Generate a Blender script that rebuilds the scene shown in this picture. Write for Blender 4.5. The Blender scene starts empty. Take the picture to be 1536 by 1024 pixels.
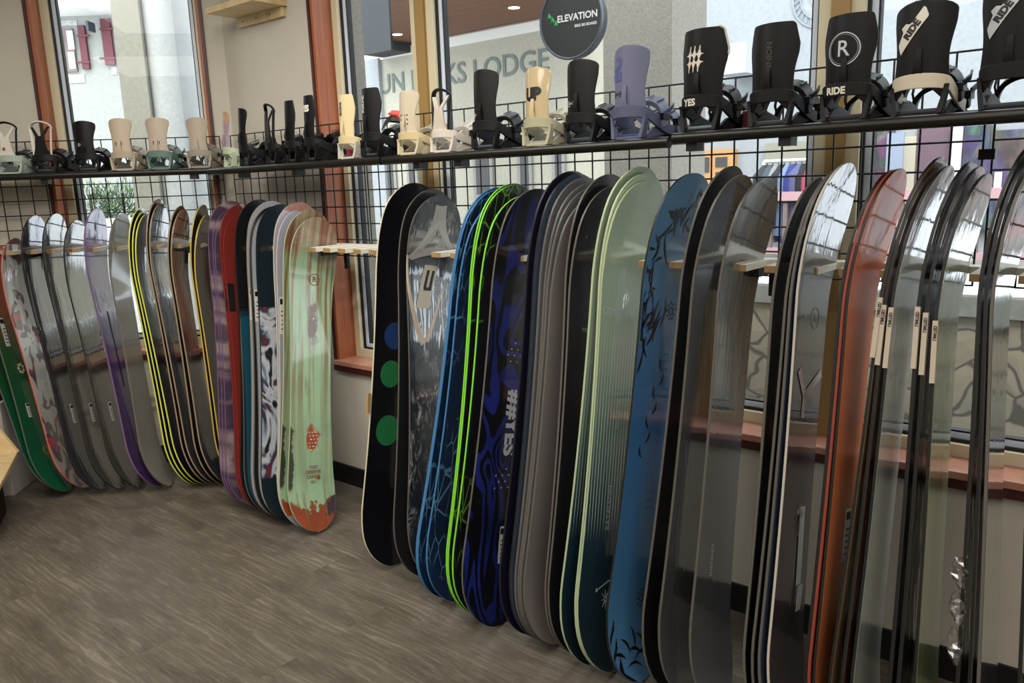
import bpy, bmesh, math, random
from mathutils import Vector, Matrix
random.seed(7)
S = bpy.context.scene
COL = S.collection
# ------------------------------------------------------------------ camera
FPX, PITCH, ROLL, CAMH = 1195.13575, 0.1972555, -0.034784, 1.52
_F = Vector((0, math.cos(PITCH), -math.sin(PITCH)))
_R0 = Vector((1, 0, 0)); _U0 = _R0.cross(_F)
_R = _R0*math.cos(ROLL) + _U0*math.sin(ROLL)
_U = -_R0*math.sin(ROLL) + _U0*math.cos(ROLL)
CO = Vector((0, 0, CAMH))
cd = bpy.data.cameras.new('camera'); cam = bpy.data.objects.new('camera', cd); COL.objects.link(cam)
cd.sensor_width = 36; cd.lens = FPX/1536*36; cd.clip_start = .05; cd.clip_end = 300
cam.matrix_world = Matrix(((_R.x, _U.x, -_F.x, 0), (_R.y, _U.y, -_F.y, 0), (_R.z, _U.z, -_F.z, CAMH), (0, 0, 0, 1)))
S.camera = cam
# ------------------------------------------------------------------ world, exposure
S.view_settings.view_transform = 'Standard'; S.view_settings.look = 'None'
S.view_settings.gamma = 1; S.view_settings.exposure = 0.0
S.view_settings.use_curve_mapping = False
wd = bpy.data.worlds.new('overcast_sky'); S.world = wd; wd.use_nodes = True
bg = wd.node_tree.nodes['Background']; bg.inputs[0].default_value = (.93, .97, 1, 1); bg.inputs[1].default_value = 4.2
def light(name, kind, loc, energy, col=(1, 1, 1), aim=None, **kw):
    d = bpy.data.lights.new(name, kind); d.energy = energy; d.color = col
    for k, v in kw.items(): setattr(d, k, v)
    o = bpy.data.objects.new(name, d); COL.objects.link(o); o.location = loc
    if aim is not None: o.rotation_euler = (Vector(aim)-Vector(loc)).to_track_quat('-Z', 'Y').to_euler()
    return o
# soft directional light added under the overcast sky to brighten the facades
light('facade_fill_sun', 'SUN', (0, -10, 20), 3.2, (1, .99, .96), aim=(3, 6, 0), angle=.5)
# ceiling lights of the shop
for i, (x, y, e, sx) in enumerate([(-1.7, 2.2, 62, 1.2), (.5, .8, 26, 1.2), (-2.4, -.6, 55, 1.2), (1.6, -1.6, 55, 1.2), (-.2, -3.4, 55, 1.2)]):
    light('ceiling_panel_light', 'AREA', (x, y, 2.93), e, (1, .95, .88), aim=(x, y, 0), shape='RECTANGLE', size=sx*1.8, size_y=1.5)
for (x, y, ax, ay, e) in [(-.9, 1.2, -2.0, 4.4, 40), (-.2, 1.2, -.6, 3.5, 85), (-1.6, .2, -1.1, 3.2, 40), (.3, .2, .8, 2.4, 14)]:
    light('track_spot', 'SPOT', (x, y, 2.85), e, (1, .93, .84), aim=(ax, ay, .9), spot_size=1.15, spot_blend=.7, shadow_soft_size=.05)

# ------------------------------------------------------------------ frames of the two walls (a = along the wall to the right, v = into the room)
CORNER = Vector((-1.47037184, 4.45721056, 0))
DR, NR = Vector((.76855275, -.63978642, 0)), Vector((-.63978642, -.76855275, 0))
DL, NL = Vector((.99584618, .09105154, 0)), Vector((.09105154, -.99584618, 0))
AX = {'R': (DR, NR), 'L': (DL, NL)}
UP = Vector((0, 0, 1))
def P(w, a, v, z):
    d, n = AX[w]; return CORNER + d*a + n*v + UP*z
def ray(x, y): return _F + _R*((x-768)/FPX) + _U*((512-y)/FPX)
def on_v(x, y, v, w='R'):          # the point of the plane v = const seen at a place of the photo, as (a, v, z)
    d, n = AX[w]; r = ray(x, y); q = CO-CORNER
    t = (v-q.dot(n))/r.dot(n); p = CO+r*t-CORNER
    return p.dot(d), v, p.z
def on_Y(x, y, Y):
    r = ray(x, y); return CO + r*(Y/r.y)
def pix(p):
    d = p-CO; z = d.dot(_F); return 768+FPX*d.dot(_R)/z, 512-FPX*d.dot(_U)/z
def frame(w, a, v, z):             # x along the wall, y towards the wall, z up
    d, n = AX[w]; o = P(w, a, v, z)
    return Matrix(((d.x, -n.x, 0, o.x), (d.y, -n.y, 0, o.y), (0, 0, 1, o.z), (0, 0, 0, 1)))

# ------------------------------------------------------------------ mesh helpers
class MB:
    def __init__(s): s.v = []; s.f = []
    def add(s, vs, fs):
        o = len(s.v); s.v += [Vector(p) for p in vs]; s.f += [[o+i for i in f] for f in fs]; return s
    def hexa(s, c): return s.add(c, [(0, 3, 2, 1), (4, 5, 6, 7), (0, 1, 5, 4), (1, 2, 6, 5), (2, 3, 7, 6), (3, 0, 4, 7)])
    def box(s, x0, x1, y0, y1, z0, z1):
        return s.hexa([(x0, y0, z0), (x1, y0, z0), (x1, y1, z0), (x0, y1, z0), (x0, y0, z1), (x1, y0, z1), (x1, y1, z1), (x0, y1, z1)])
    def wbox(s, w, a0, a1, v0, v1, z0, z1):   # box in wall coordinates, v1 > v0
        return s.hexa([P(w, a, v, z) for z in (z0, z1) for a, v in ((a0, v1), (a1, v1), (a1, v0), (a0, v0))])
    def tube(s, pts, r, n=8, closed=False, flat=None, up=None):
        pts = [Vector(p) for p in pts]; m = len(pts); rs = r if isinstance(r, (list, tuple)) else [r]*m
        rings = []; pu = None
        for i, p in enumerate(pts):
            if closed: t = pts[(i+1) % m]-pts[i-1]
            else: t = pts[min(i+1, m-1)]-pts[max(i-1, 0)]
            t = t.normalized() if t.length > 1e-9 else Vector((0, 0, 1))
            if up is not None: u = Vector(up); u = u-t*u.dot(t)
            elif pu is None: u = t.orthogonal()
            else: u = pu-t*pu.dot(t)
            if u.length < 1e-6: u = t.orthogonal()
            u.normalize(); pu = u; b = t.cross(u)
            f1, f2 = flat if flat else (1, 1)
            rings.append([p+(u*math.cos(2*math.pi*k/n)*f1+b*math.sin(2*math.pi*k/n)*f2)*rs[i] for k in range(n)])
        o = len(s.v)
        for q in rings: s.v += q
        for i in range(m if closed else m-1):
            j = (i+1) % m
            for k in range(n):
                l = (k+1) % n; s.f.append([o+i*n+k, o+i*n+l, o+j*n+l, o+j*n+k])
        if not closed:
            s.f.append([o+k for k in reversed(range(n))]); s.f.append([o+(m-1)*n+k for k in range(n)])
        return s
    def strip(s, pts, wv, tv):     # sweep of a rectangle: half width vector and half thickness vector at every point
        n = len(pts); o = len(s.v)
        for i, p in enumerate(pts):
            p = Vector(p); a = Vector(wv[i] if isinstance(wv, list) else wv); b = Vector(tv[i] if isinstance(tv, list) else tv)
            s.v += [p-a-b, p+a-b, p+a+b, p-a+b]
        for i in range(n-1):
            for k in range(4):
                l = (k+1) % 4; s.f.append([o+4*i+k, o+4*i+l, o+4*i+4+l, o+4*i+4+k])
        s.f.append([o+3, o+2, o+1, o]); s.f.append([o+4*n-4, o+4*n-3, o+4*n-2, o+4*n-1]); return s
    def grid_slab(s, top, bot):    # two matching grids [i][j] closed round the rim
        m, n = len(top), len(top[0]); o = len(s.v)
        for g in (top, bot):
            for r in g: s.v += [Vector(p) for p in r]
        T = lambda i, j: o+i*n+j
        B = lambda i, j: o+m*n+i*n+j
        for i in range(m-1):
            for j in range(n-1):
                s.f.append([T(i, j), T(i, j+1), T(i+1, j+1), T(i+1, j)]); s.f.append([B(i, j), B(i+1, j), B(i+1, j+1), B(i, j+1)])
        for i in range(m-1):
            s.f.append([T(i, 0), T(i+1, 0), B(i+1, 0), B(i, 0)]); s.f.append([T(i+1, n-1), T(i, n-1), B(i, n-1), B(i+1, n-1)])
        for j in range(n-1):
            s.f.append([T(0, j+1), T(0, j), B(0, j), B(0, j+1)]); s.f.append([T(m-1, j), T(m-1, j+1), B(m-1, j+1), B(m-1, j)])
        return s
    def prism(s, poly, z0, z1, f=None):   # polygon in x,y extruded; f maps (x,y,z) to a point
        f = f or (lambda x, y, z: (x, y, z)); n = len(poly); o = len(s.v)
        s.v += [Vector(f(x, y, z0)) for x, y in poly]+[Vector(f(x, y, z1)) for x, y in poly]
        s.f.append([o+i for i in reversed(range(n))]); s.f.append([o+n+i for i in range(n)])
        for i in range(n): j = (i+1) % n; s.f.append([o+i, o+j, o+n+j, o+n+i])
        return s
    def cyl(s, c, r, h, n=24, axis=(0, 0, 1), r2=None):
        c = Vector(c); ax = Vector(axis).normalized()
        return s.tube([c, c+ax*h], [r, r if r2 is None else r2], n)
def build(name, mb, mat, parent=None, smooth=False, bevel=0, wl=False, recalc=True):
    """wl: the vertices are world coordinates"""
    me = bpy.data.meshes.new(name)
    vs = mb.v
    off = Vector((0, 0, 0))
    if parent is None:
        xs = [v.x for v in vs]; ys = [v.y for v in vs]; zs = [v.z for v in vs]
        off = Vector(((min(xs)+max(xs))/2, (min(ys)+max(ys))/2, min(zs)))
    elif wl:
        q = parent
        while q.parent: q = q.parent
        off = q.location.copy()
    me.from_pydata([tuple(v-off) for v in vs], [], mb.f)
    if recalc:
        bm = bmesh.new(); bm.from_mesh(me); bmesh.ops.recalc_face_normals(bm, faces=bm.faces)
        bm.to_mesh(me); bm.free()
    for m in (mat if isinstance(mat, (list, tuple)) else [mat]): me.materials.append(m)
    o = bpy.data.objects.new(name, me); COL.objects.link(o)
    if parent is None: o.location = off
    else: o.parent = parent
    if smooth:
        for p in me.polygons: p.use_smooth = True
        try: me.set_sharp_from_angle(angle=math.radians(40))
        except Exception: pass
    if bevel:
        b = o.modifiers.new('bevel', 'BEVEL'); b.width = bevel; b.segments = 2; b.limit_method = 'ANGLE'
    return o
def tag(o, label=None, cat=None, group=None, kind=None):
    if label: o['label'] = label
    if cat: o['category'] = cat
    if group: o['group'] = group
    if kind: o['kind'] = kind
    return o
def thing(name, label, cat, mat4=None, loc=None, group=None, kind=None):
    o = bpy.data.objects.new(name, None); COL.objects.link(o); o.empty_display_size = .1
    if mat4 is not None: o.matrix_world = mat4
    if loc is not None: o.location = loc
    return tag(o, label, cat, group, kind)
def structure(name, mb, mat, **k): return tag(build(name, mb, mat, **k), kind='structure')
_tc = {}
def text2d(s, size=1.0, bold=0.0, shear=0.0):
    k = (s, size, bold, shear)
    if k in _tc: return _tc[k]
    c = bpy.data.curves.new('t', 'FONT'); c.body = s; c.size = size; c.align_x = 'CENTER'; c.align_y = 'CENTER'
    c.offset = bold; c.shear = shear; c.resolution_u = 3; c.fill_mode = 'BOTH'
    o = bpy.data.objects.new('t', c); COL.objects.link(o)
    bpy.context.view_layer.update()
    dg = bpy.context.evaluated_depsgraph_get(); me = o.evaluated_get(dg).to_mesh()
    vs = [(v.co.x, v.co.y) for v in me.vertices]; fs = [list(p.vertices) for p in me.polygons]
    o.evaluated_get(dg).to_mesh_clear(); bpy.data.objects.remove(o); bpy.data.curves.remove(c)
    _tc[k] = (vs, fs); return vs, fs
def put_text(s, size, f, bold=0.0, shear=0.0, mirror=False, rot=0.0, cut=0.0):
    """f maps 2D text coordinates to a point; cut splits the letters finely so they can follow a curved surface"""
    vs, fs = text2d(s, size, bold, shear)
    if cut:
        bm = bmesh.new(); bv = [bm.verts.new((x, y, 0)) for x, y in vs]
        for q in fs:
            try: bm.faces.new([bv[i] for i in q])
            except ValueError: pass
        for ax in (0, 1):
            lo, hi = min(v[ax] for v in vs), max(v[ax] for v in vs); k = lo+cut
            while k < hi:
                no = (1, 0, 0) if ax == 0 else (0, 1, 0); bmesh.ops.bisect_plane(bm, geom=bm.verts[:]+bm.edges[:]+bm.faces[:], plane_co=(k*no[0], k*no[1], 0), plane_no=no); k += cut
        bm.verts.index_update(); vs = [(v.co.x, v.co.y) for v in bm.verts]; fs = [[v.index for v in f_.verts] for f_ in bm.faces]; bm.free()
    c, sn = math.cos(rot), math.sin(rot); mb = MB()
    m = -1 if mirror else 1
    mb.add([f(c*x*m-sn*y, sn*x*m+c*y) for x, y in vs], fs); return mb

# ------------------------------------------------------------------ materials
class NT:
    def __init__(s, name):
        s.m = bpy.data.materials.new(name); s.m.use_nodes = True; s.t = s.m.node_tree; s.n = s.t.nodes
        s.b = s.n['Principled BSDF']; s.out = s.n['Material Output']
    def link(s, a, b): s.t.links.new(a, b)
    def _in(s, sock, v):
        if v is None: return
        if hasattr(v, 'links') or isinstance(v, bpy.types.NodeSocket): s.link(v, sock)
        else:
            if isinstance(v, (tuple, list)) and len(v) == 3 and len(sock.default_value) == 4: v = (*v, 1)
            sock.default_value = v
    def obj(s): return s.n.new('ShaderNodeTexCoord').outputs['Object']
    def map(s, vec, scale=(1, 1, 1), loc=(0, 0, 0), rot=(0, 0, 0)):
        m = s.n.new('ShaderNodeMapping'); m.inputs['Scale'].default_value = scale; m.inputs['Location'].default_value = loc
        m.inputs['Rotation'].default_value = rot; s.link(vec, m.inputs['Vector']); return m.outputs[0]
    def noise(s, vec, scale=5, detail=3, rough=.5, dist=0):
        t = s.n.new('ShaderNodeTexNoise'); t.inputs['Scale'].default_value = scale; t.inputs['Detail'].default_value = detail
        t.inputs['Roughness'].default_value = rough; t.inputs['Distortion'].default_value = dist; s.link(vec, t.inputs['Vector']); return t.outputs['Fac']
    def vor(s, vec, scale=5, feature='F1', out='Distance', rnd=1):
        t = s.n.new('ShaderNodeTexVoronoi'); t.feature = feature; t.inputs['Scale'].default_value = scale
        t.inputs['Randomness'].default_value = rnd; s.link(vec, t.inputs['Vector']); return t.outputs[out]
    def wave(s, vec, scale=5, dist=2, detail=2, dscale=1, bands='BANDS', direction='X', prof='SIN'):
        t = s.n.new('ShaderNodeTexWave'); t.wave_type = bands
        if bands == 'BANDS': t.bands_direction = direction
        else: t.rings_direction = direction
        t.wave_profile = prof
        t.inputs['Scale'].default_value = scale; t.inputs['Distortion'].default_value = dist; t.inputs['Detail'].default_value = detail
        t.inputs['Detail Scale'].default_value = dscale; s.link(vec, t.inputs['Vector']); return t.outputs['Fac']
    def ramp(s, fac, stops, interp='LINEAR'):
        r = s.n.new('ShaderNodeValToRGB'); e = r.color_ramp; e.interpolation = interp
        while len(e.elements) < len(stops): e.elements.new(.5)
        for el, (p, c) in zip(e.elements, stops):
            el.position = p; el.color = (*c, 1) if not isinstance(c, (int, float)) else (c, c, c, 1)
        s.link(fac, r.inputs[0]); return r.outputs[0]
    def mix(s, fac, a, b, mode='MIX'):
        m = s.n.new('ShaderNodeMix'); m.data_type = 'RGBA'; m.blend_type = mode
        s._in(m.inputs[0], fac); s._in(m.inputs[6], a); s._in(m.inputs[7], b); return m.outputs[2]
    def math(s, op, a, b=None, clamp=False):
        m = s.n.new('ShaderNodeMath'); m.operation = op; m.use_clamp = clamp; s._in(m.inputs[0], a); s._in(m.inputs[1], b); return m.outputs[0]
    def sep(s, vec):
        m = s.n.new('ShaderNodeSeparateXYZ'); s.link(vec, m.inputs[0]); return m.outputs
    def bump(s, h, strength=.3, dist=.01):
        b = s.n.new('ShaderNodeBump'); b.inputs['Strength'].default_value = strength; b.inputs['Distance'].default_value = dist
        s.link(h, b.inputs['Height']); return b.outputs[0]
    def set(s, **k):
        for n, v in k.items(): s._in(s.b.inputs[n.replace('_', ' ')], v)
        return s
def lin(h):
    h = h.lstrip('#'); c = [int(h[i:i+2], 16)/255 for i in (0, 2, 4)]
    return tuple(x/12.92 if x <= .04045 else ((x+.055)/1.055)**2.4 for x in c)
_mc = {}
def mat(name, col, rough=.5, metal=0., coat=0., spec=None):
    if name in _mc: return _mc[name]
    n = NT(name); c = lin(col) if isinstance(col, str) else col
    n.set(Base_Color=c, Roughness=rough, Metallic=metal, Coat_Weight=coat)
    if spec is not None: n.set(Specular_IOR_Level=spec)
    _mc[name] = n.m; return n.m
def mat_noise(name, c1, c2, scale=8, rough=.6, stretch=(1, 1, 1), bump=0, detail=4, coat=0, metal=0):
    n = NT(name); v = n.map(n.obj(), scale=stretch); f = n.noise(v, scale, detail, .6)
    n.set(Base_Color=n.ramp(f, [(.3, lin(c1)), (.7, lin(c2))]), Roughness=rough, Coat_Weight=coat, Metallic=metal)
    if bump: n.set(Normal=n.bump(f, bump, .01))
    return n.m
M = {}
M['wall'] = mat_noise('painted_wall', '#b9b3a6', '#c2bcae', 3, .7, bump=.02)
M['ceiling'] = mat('ceiling_white', '#d8d5ce', .8)
M['baseboard'] = mat('black_vinyl_base', '#0c0c0e', .5)
M['black'] = mat('black_powder_coat', '#101010', .42)
M['tube'] = mat('black_tube', '#17150f', .33, 0.2)
M['wood_red'] = mat_noise('stained_wood_red', '#8a4a2c', '#a9623c', 5, .42, (9, 9, .6), .05)
M['wood_dark'] = mat_noise('stained_wood_dark', '#33150f', '#4a2016', 5, .45, (9, 9, .6))
M['sill'] = mat_noise('stained_sill', '#a8715e', '#bd8974', 6, .25, (2, 2, 2), .04)
M['cream'] = mat('cream_vinyl', '#cfc5a6', .45)
M['tan'] = mat('tan_painted_wood', '#9a7c47', .5)
M['gasket'] = mat('black_gasket', '#08090b', .5)
M['sash'] = mat('white_sash', '#cfdbe8', .3)
def glass_mat():
    n = NT('window_glass'); t = n.n.new('ShaderNodeBsdfTransparent'); g = n.n.new('ShaderNodeBsdfGlossy'); g.inputs['Roughness'].default_value = .02
    t.inputs[0].default_value = (.93, .95, .95, 1)
    f = n.n.new('ShaderNodeLayerWeight'); f.inputs[0].default_value = .5
    f = n.math('ADD', n.math('MULTIPLY', n.math('POWER', f.outputs['Facing'], 5.), .9), .012)
    m = n.n.new('ShaderNodeMixShader'); n.link(f, m.inputs[0]); n.link(t.outputs[0], m.inputs[1]); n.link(g.outputs[0], m.inputs[2])
    n.link(m.outputs[0], n.out.inputs[0]); return n.m
M['glass'] = glass_mat()
def floor_mat():
    n = NT('vinyl_plank_floor'); o = n.obj()
    ang = math.atan2(DR.y, DR.x)
    v = n.map(o, rot=(0, 0, -ang))
    br = n.n.new('ShaderNodeTexBrick'); br.inputs['Scale'].default_value = 1; br.inputs['Brick Width'].default_value = 1.22; br.inputs['Row Height'].default_value = .18
    br.inputs['Mortar Size'].default_value = .0012; br.inputs['Color1'].default_value = (0, 0, 0, 1); br.inputs['Color2'].default_value = (1, 1, 1, 1); br.inputs['Mortar'].default_value = (.5, .5, .5, 1)
    br.offset = .37; n.link(v, br.inputs['Vector'])
    pl = br.outputs['Color']
    off = n.n.new('ShaderNodeVectorMath'); off.operation = 'SCALE'; n.link(pl, off.inputs[0]); off.inputs[3].default_value = 7
    ad = n.n.new('ShaderNodeVectorMath'); ad.operation = 'ADD'; n.link(v, ad.inputs[0]); n.link(off.outputs[0], ad.inputs[1]); pv = ad.outputs[0]
    cl = n.noise(n.map(pv, scale=(1.1, 3.2, 1)), 2.6, 4, .55, .6)
    gr = n.wave(n.map(pv, scale=(.16, 1, 1)), 11, 14, 5, 1.1, direction='Y')
    fine = n.noise(n.map(pv, scale=(2.2, 42, 1)), 4, 6, .75)
    kn = n.noise(n.map(pv, scale=(5, 22, 1)), 3, 6, .75, 1.2)
    base = n.ramp(cl, [(.25, lin('#484137')), (.5, lin('#5c554a')), (.75, lin('#6b6458'))])
    c = n.mix(n.math('MULTIPLY', n.ramp(gr, [(.7, 0.), (.98, 1.)]), n.ramp(cl, [(.42, .0), (.68, .5)])), base, lin('#8f8778'))
    c = n.mix(n.ramp(fine, [(.5, 0.), (.78, .6)]), c, lin('#958d7e'))
    c = n.mix(n.ramp(kn, [(.3, .55), (.45, 0.)]), c, lin('#4a4238'))
    c = n.mix(n.math('MULTIPLY', br.outputs['Fac'], .15), c, lin('#38322a'))
    n.set(Base_Color=c, Roughness=n.ramp(fine, [(.3, .3), (.7, .5)]), Normal=n.bump(fine, .12, .002))
    return n.m
M['floor'] = floor_mat()
def ply_mat(name, c1, c2):
    n = NT(name); v = n.map(n.obj(), scale=(2, 12, 2)); f = n.noise(v, 3, 4, .6, .4)
    n.set(Base_Color=n.ramp(f, [(.35, lin(c1)), (.65, lin(c2))]), Roughness=.5); return n.m
M['ply'] = ply_mat('birch_plywood', '#c4a877', '#d3bb8e')
M['ply_top'] = ply_mat('rack_plywood', '#dfd8c6', '#e9e3d4')
M['ply_edge'] = ply_mat('plywood_edge', '#a98b5f', '#967648')
M['plate'] = mat('outlet_plate', '#b3ac9b', .4)
M['label'] = mat('paper_label', '#c9c9c6', .6)
M['ink'] = mat('black_ink', '#0a0a0c', .5)
M['silver_ink'] = mat('silver_ink', '#b9bcc0', .35)
M['white_ink'] = mat('white_ink', '#d9d3c4', .5)

# ------------------------------------------------------------------ the shop shell
CEIL = 3.0
f_ = MB(); pts = [(-5.2, -5.5), (5.2, -5.5), (5.2, -1.05), (3.86, 0.02), (-1.47, 4.457), (-5.2, 4.116)]
f_.prism(pts, -.05, 0.0); structure('floor', f_, M['floor'])
f_ = MB(); f_.prism(pts, CEIL, CEIL+.05); structure('ceiling', f_, M['ceiling'])
WR0, WR1 = .7546, 4.7      # opening of the right wall window
SILLZ = .645
wb = MB()
wb.wbox('R', -.08, WR0, -.2, 0, 0, CEIL); wb.wbox('R', WR0, WR1, -.2, 0, 0, SILLZ); wb.wbox('R', WR0, WR1, -.2, 0, 2.8, CEIL); wb.wbox('R', WR1, 6.95, -.2, 0, 0, CEIL)
structure('wall_right', wb, M['wall'])
WL0, WL1 = -.9716, -.107
wb = MB()
wb.wbox('L', -3.75, WL0, -.2, 0, 0, CEIL); wb.wbox('L', WL0, WL1, -.2, 0, 0, SILLZ); wb.wbox('L', WL0, WL1, -.2, 0, 2.8, CEIL); wb.wbox('L', WL1, .0, -.2, 0, 0, CEIL)
structure('wall_back', wb, M['wall'])
wb = MB().box(-5.3, -5.2, -5.5, 4.1, 0, CEIL); structure('wall_left', wb, M['wall'])
wb = MB().box(-5.3, 5.3, -5.6, -5.5, 0, CEIL); structure('wall_front', wb, M['wall'])
wb = MB().box(5.2, 5.3, -5.5, -1.05, 0, CEIL); structure('wall_side', wb, M['wall'])
structure('baseboard_right', MB().wbox('R', .0, 6.9, 0, .012, 0, .102), M['baseboard'])
structure('baseboard_back', MB().wbox('L', -3.6, .0, 0, .012, 0, .102), M['baseboard'])

def window_unit(idx, w, a0, a1, panes, posts):
    z0, z1 = SILLZ, 2.8
    root = thing('window_%d' % idx, None, None, loc=P(w, (a0+a1)/2, 0, z0), kind='structure')
    j = MB(); t = .02
    j.wbox(w, a0, a0+t, -.11, .006, z0, z1); j.wbox(w, a1-t, a1, -.11, .006, z0, z1); j.wbox(w, a0+t, a1-t, -.11, .006, z1-t, z1)
    build('jamb', j, M['wood_red'], root, wl=True)
    j = MB(); j.wbox(w, a0-.012, a0+.004, .0, .014, z0-.02, z1); j.wbox(w, a1-.004, a1+.012, 0, .014, z0-.02, z1)
    build('casing_edge', j, M['wood_dark'], root, wl=True)
    j = MB().wbox(w, a0-.005, a1+.005, -.11, .03, z0-.002, z0+.022); build('window_sill', j, M['sill'], root, wl=True, bevel=.003)
    j = MB().wbox(w, a0-.005, a1+.005, -.001, .024, z0-.032, z0-.002); build('sill_apron', j, M['wood_dark'], root, wl=True)
    for b0, b1 in panes:
        c = .045; j = MB(); y0, y1 = -.17, -.11
        def ring(o, i, va, vb):
            m = MB(); lo, hi = z0+.02+o, z1-o
            m.wbox(w, b0+o, b0+i, va, vb, lo, hi); m.wbox(w, b1-i, b1-o, va, vb, lo, hi)
            m.wbox(w, b0+i, b1-i, va, vb, lo, lo+i-o); m.wbox(w, b0+i, b1-i, va, vb, hi-i+o, hi); return m
        fr = build('window_frame', ring(0, .04, -.18, -.105), M['cream'], root, wl=True)
        build('gasket', ring(.04, .05, -.17, -.125), M['gasket'], root, wl=True)
        build('sash', ring(.05, .068, -.17, -.135), M['sash'], root, wl=True)
        build('gasket', ring(.068, .074, -.168, -.14), M['gasket'], root, wl=True)
        build('pane', MB().wbox(w, b0+.06, b1-.06, -.158, -.152, z0+.075, z1-.07), M['glass'], root, wl=True)
    for b0, b1 in posts:
        build('mullion_post', MB().wbox(w, b0, b1, -.19, -.09, z0+.02, z1-.02), M['tan'], root, wl=True)
    return root
window_unit(1, 'L', WL0, WL1, [(WL0+.02, WL1-.02)], [])
window_unit(2, 'R', WR0, WR1, [(WR0+.02, 1.35), (1.405, 3.125), (3.18, WR1-.02)], [(1.35, 1.405), (3.125, 3.18)])

o = thing('power_outlet', 'small beige outlet plate on the wall below the left window', 'outlet', mat4=frame('L', on_v(231, 605, 0, 'L')[0], .0, on_v(231, 620, 0, 'L')[2]))
build('cover_plate', MB().box(-.036, .036, -.006, 0, 0, .115), M['plate'], o, bevel=.002)
for zz in (.03, .085): build('socket', MB().box(-.016, .016, -.008, -.004, zz-.014, zz+.014), mat('socket_grey', '#8d8778', .5), o)

# ------------------------------------------------------------------ wire grid panels
GT, GP = 1.813, .0762
def grid_panel(w, a0, n, label):
    root = thing('wire_grid_panel', label, 'wire grid', loc=P(w, a0+n*GP/2, .05, GT-8*GP), group=None)
    m = MB(); r = .0029
    for i in range(n+1):
        a = a0+i*GP; m.tube([P(w, a, .052, GT), P(w, a, .052, GT-8*GP)], r, 6)
    build('vertical_wires', m, M['black'], root, wl=True)
    m = MB()
    for k in range(9):
        m.tube([P(w, a0, .046, GT-k*GP), P(w, a0+n*GP, .046, GT-k*GP)], r, 6)
    build('horizontal_wires', m, M['black'], root, wl=True)
    m = MB()
    for i in (2, n-2): m.wbox(w, a0+i*GP-.012, a0+i*GP+.012, .0, .044, GT-2*GP-.012, GT-2*GP+.012)
    build('wall_bracket', m, M['black'], root, wl=True)
    return root
grid_panel('R', .055, 14, 'short black wire grid panel right of the corner, behind the rusty mint snowboard')
grid_panel('R', 1.139, 32, 'long black wire grid panel in front of the large window')
grid_panel('R', 3.600, 24, 'black wire grid panel at the right edge of the picture')
grid_panel('L', -.06-24*GP, 24, 'black wire grid panel in front of the left window with the shutters behind')
c = tag(build('grid_connector', MB().wbox('R', 3.569, 3.607, .04, .062, 1.535, 1.562), M['black']), 'small black clip joining two wire grid panels above the snowboards with olive noses', 'clip')

# ------------------------------------------------------------------ comb shaped wooden racks
RZ = 1.262
def comb(w, a0, a1, phase, label, step=.103, fw=.048, tip=.28):
    # outline as one polygon in (a, v)
    poly = [(a0, .05), (a1, .05)]
    ks = [k for k in range(-80, 80) if a0 <= phase+k*step and phase+k*step+fw <= a1+.001]
    bar = .115
    for k in reversed(ks):
        f0 = phase+k*step
        poly += [(f0+fw+.010, bar), (f0+fw, bar+.014), (f0+fw, tip), (f0, tip), (f0, bar+.014), (f0-.010, bar)]
    poly = [poly[0], poly[1]]+[(min(max(a, a0), a1), v) for a, v in poly[2:]]
    m = MB(); m.prism(poly, RZ-.019, RZ, f=lambda x, y, z: P(w, x, y, z))
    o = thing('snowboard_rack', label, 'rack', loc=P(w, (a0+a1)/2, .1, RZ-.02))
    b = build('comb_board', m, M['ply_top'], o, wl=True)
    for k in ks:
        f0 = phase+k*step; build('edge_band', MB().wbox(w, f0, f0+fw, tip, tip+.0015, RZ-.019, RZ), M['ply_edge'], o, wl=True)
    for a in (a0+.22, (a0+a1)/2, a1-.12):
        build('bracket', MB().wbox(w, a-.012, a+.012, .045, .20, RZ-.045, RZ-.019).wbox(w, a-.012, a+.012, .045, .06, RZ-.12, RZ-.045), M['black'], o, wl=True)
    return o
comb('R', .30, 1.60, .972-.103*6, 'pale wooden comb rack holding the snowboards beside the corner')
comb('R', 1.66, 4.4, 1.753, 'long pale wooden comb rack in front of the large window')
comb('L', -1.75, -.12, -.30, 'pale wooden comb rack holding the snowboards under the left window')

# ------------------------------------------------------------------ black shelves for the bindings
SHV = .33
def shelf(w, a0, a1, z, label, brk):
    o = thing('binding_shelf', label, 'shelf', loc=P(w, (a0+a1)/2, .2, z-.02))
    build('shelf_board', MB().wbox(w, a0, a1, .06, SHV, z-.012, z), M['black'], o, wl=True)
    build('front_tube', MB().tube([P(w, a0, SHV, z-.014), P(w, a1, SHV, z-.014)], .0165, 16), M['tube'], o, wl=True, smooth=True)
    for a in (a0, a1-.006):
        build('end_cap', MB().tube([P(w, a, SHV, z-.014), P(w, a+.006, SHV, z-.014)], .0172, 16), M['black'], o, wl=True, smooth=True)
    for a in brk:
        build('bracket', MB().wbox(w, a-.017, a+.017, SHV-.05, SHV-.004, z-.052, z-.012), M['black'], o, wl=True)
    return o
ZR, ZL = 1.634, 1.642
shelf('R', .30, 1.555, ZR, 'black shelf carrying the row of bindings right of the corner, below the wooden wall shelf', [.55, on_v(449, 262, .3)[0]])
shelf('R', 1.57, 2.815, ZR-.001, 'black shelf below the plum grey binding, in the middle of the picture', [on_v(632, 250, .3)[0], on_v(694, 247, .3)[0]])
shelf('R', 2.83, 4.6, ZR+.008, 'nearest black shelf, below the big black bindings at the right', [on_v(1043, 228, .3)[0], on_v(1182, 219, .3)[0]])
shelf('L', -1.85, -.05, ZL, 'black shelf carrying the bindings in front of the left window', [on_v(70, 272, .3, 'L')[0], on_v(292, 266, .3, 'L')[0]])

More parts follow.
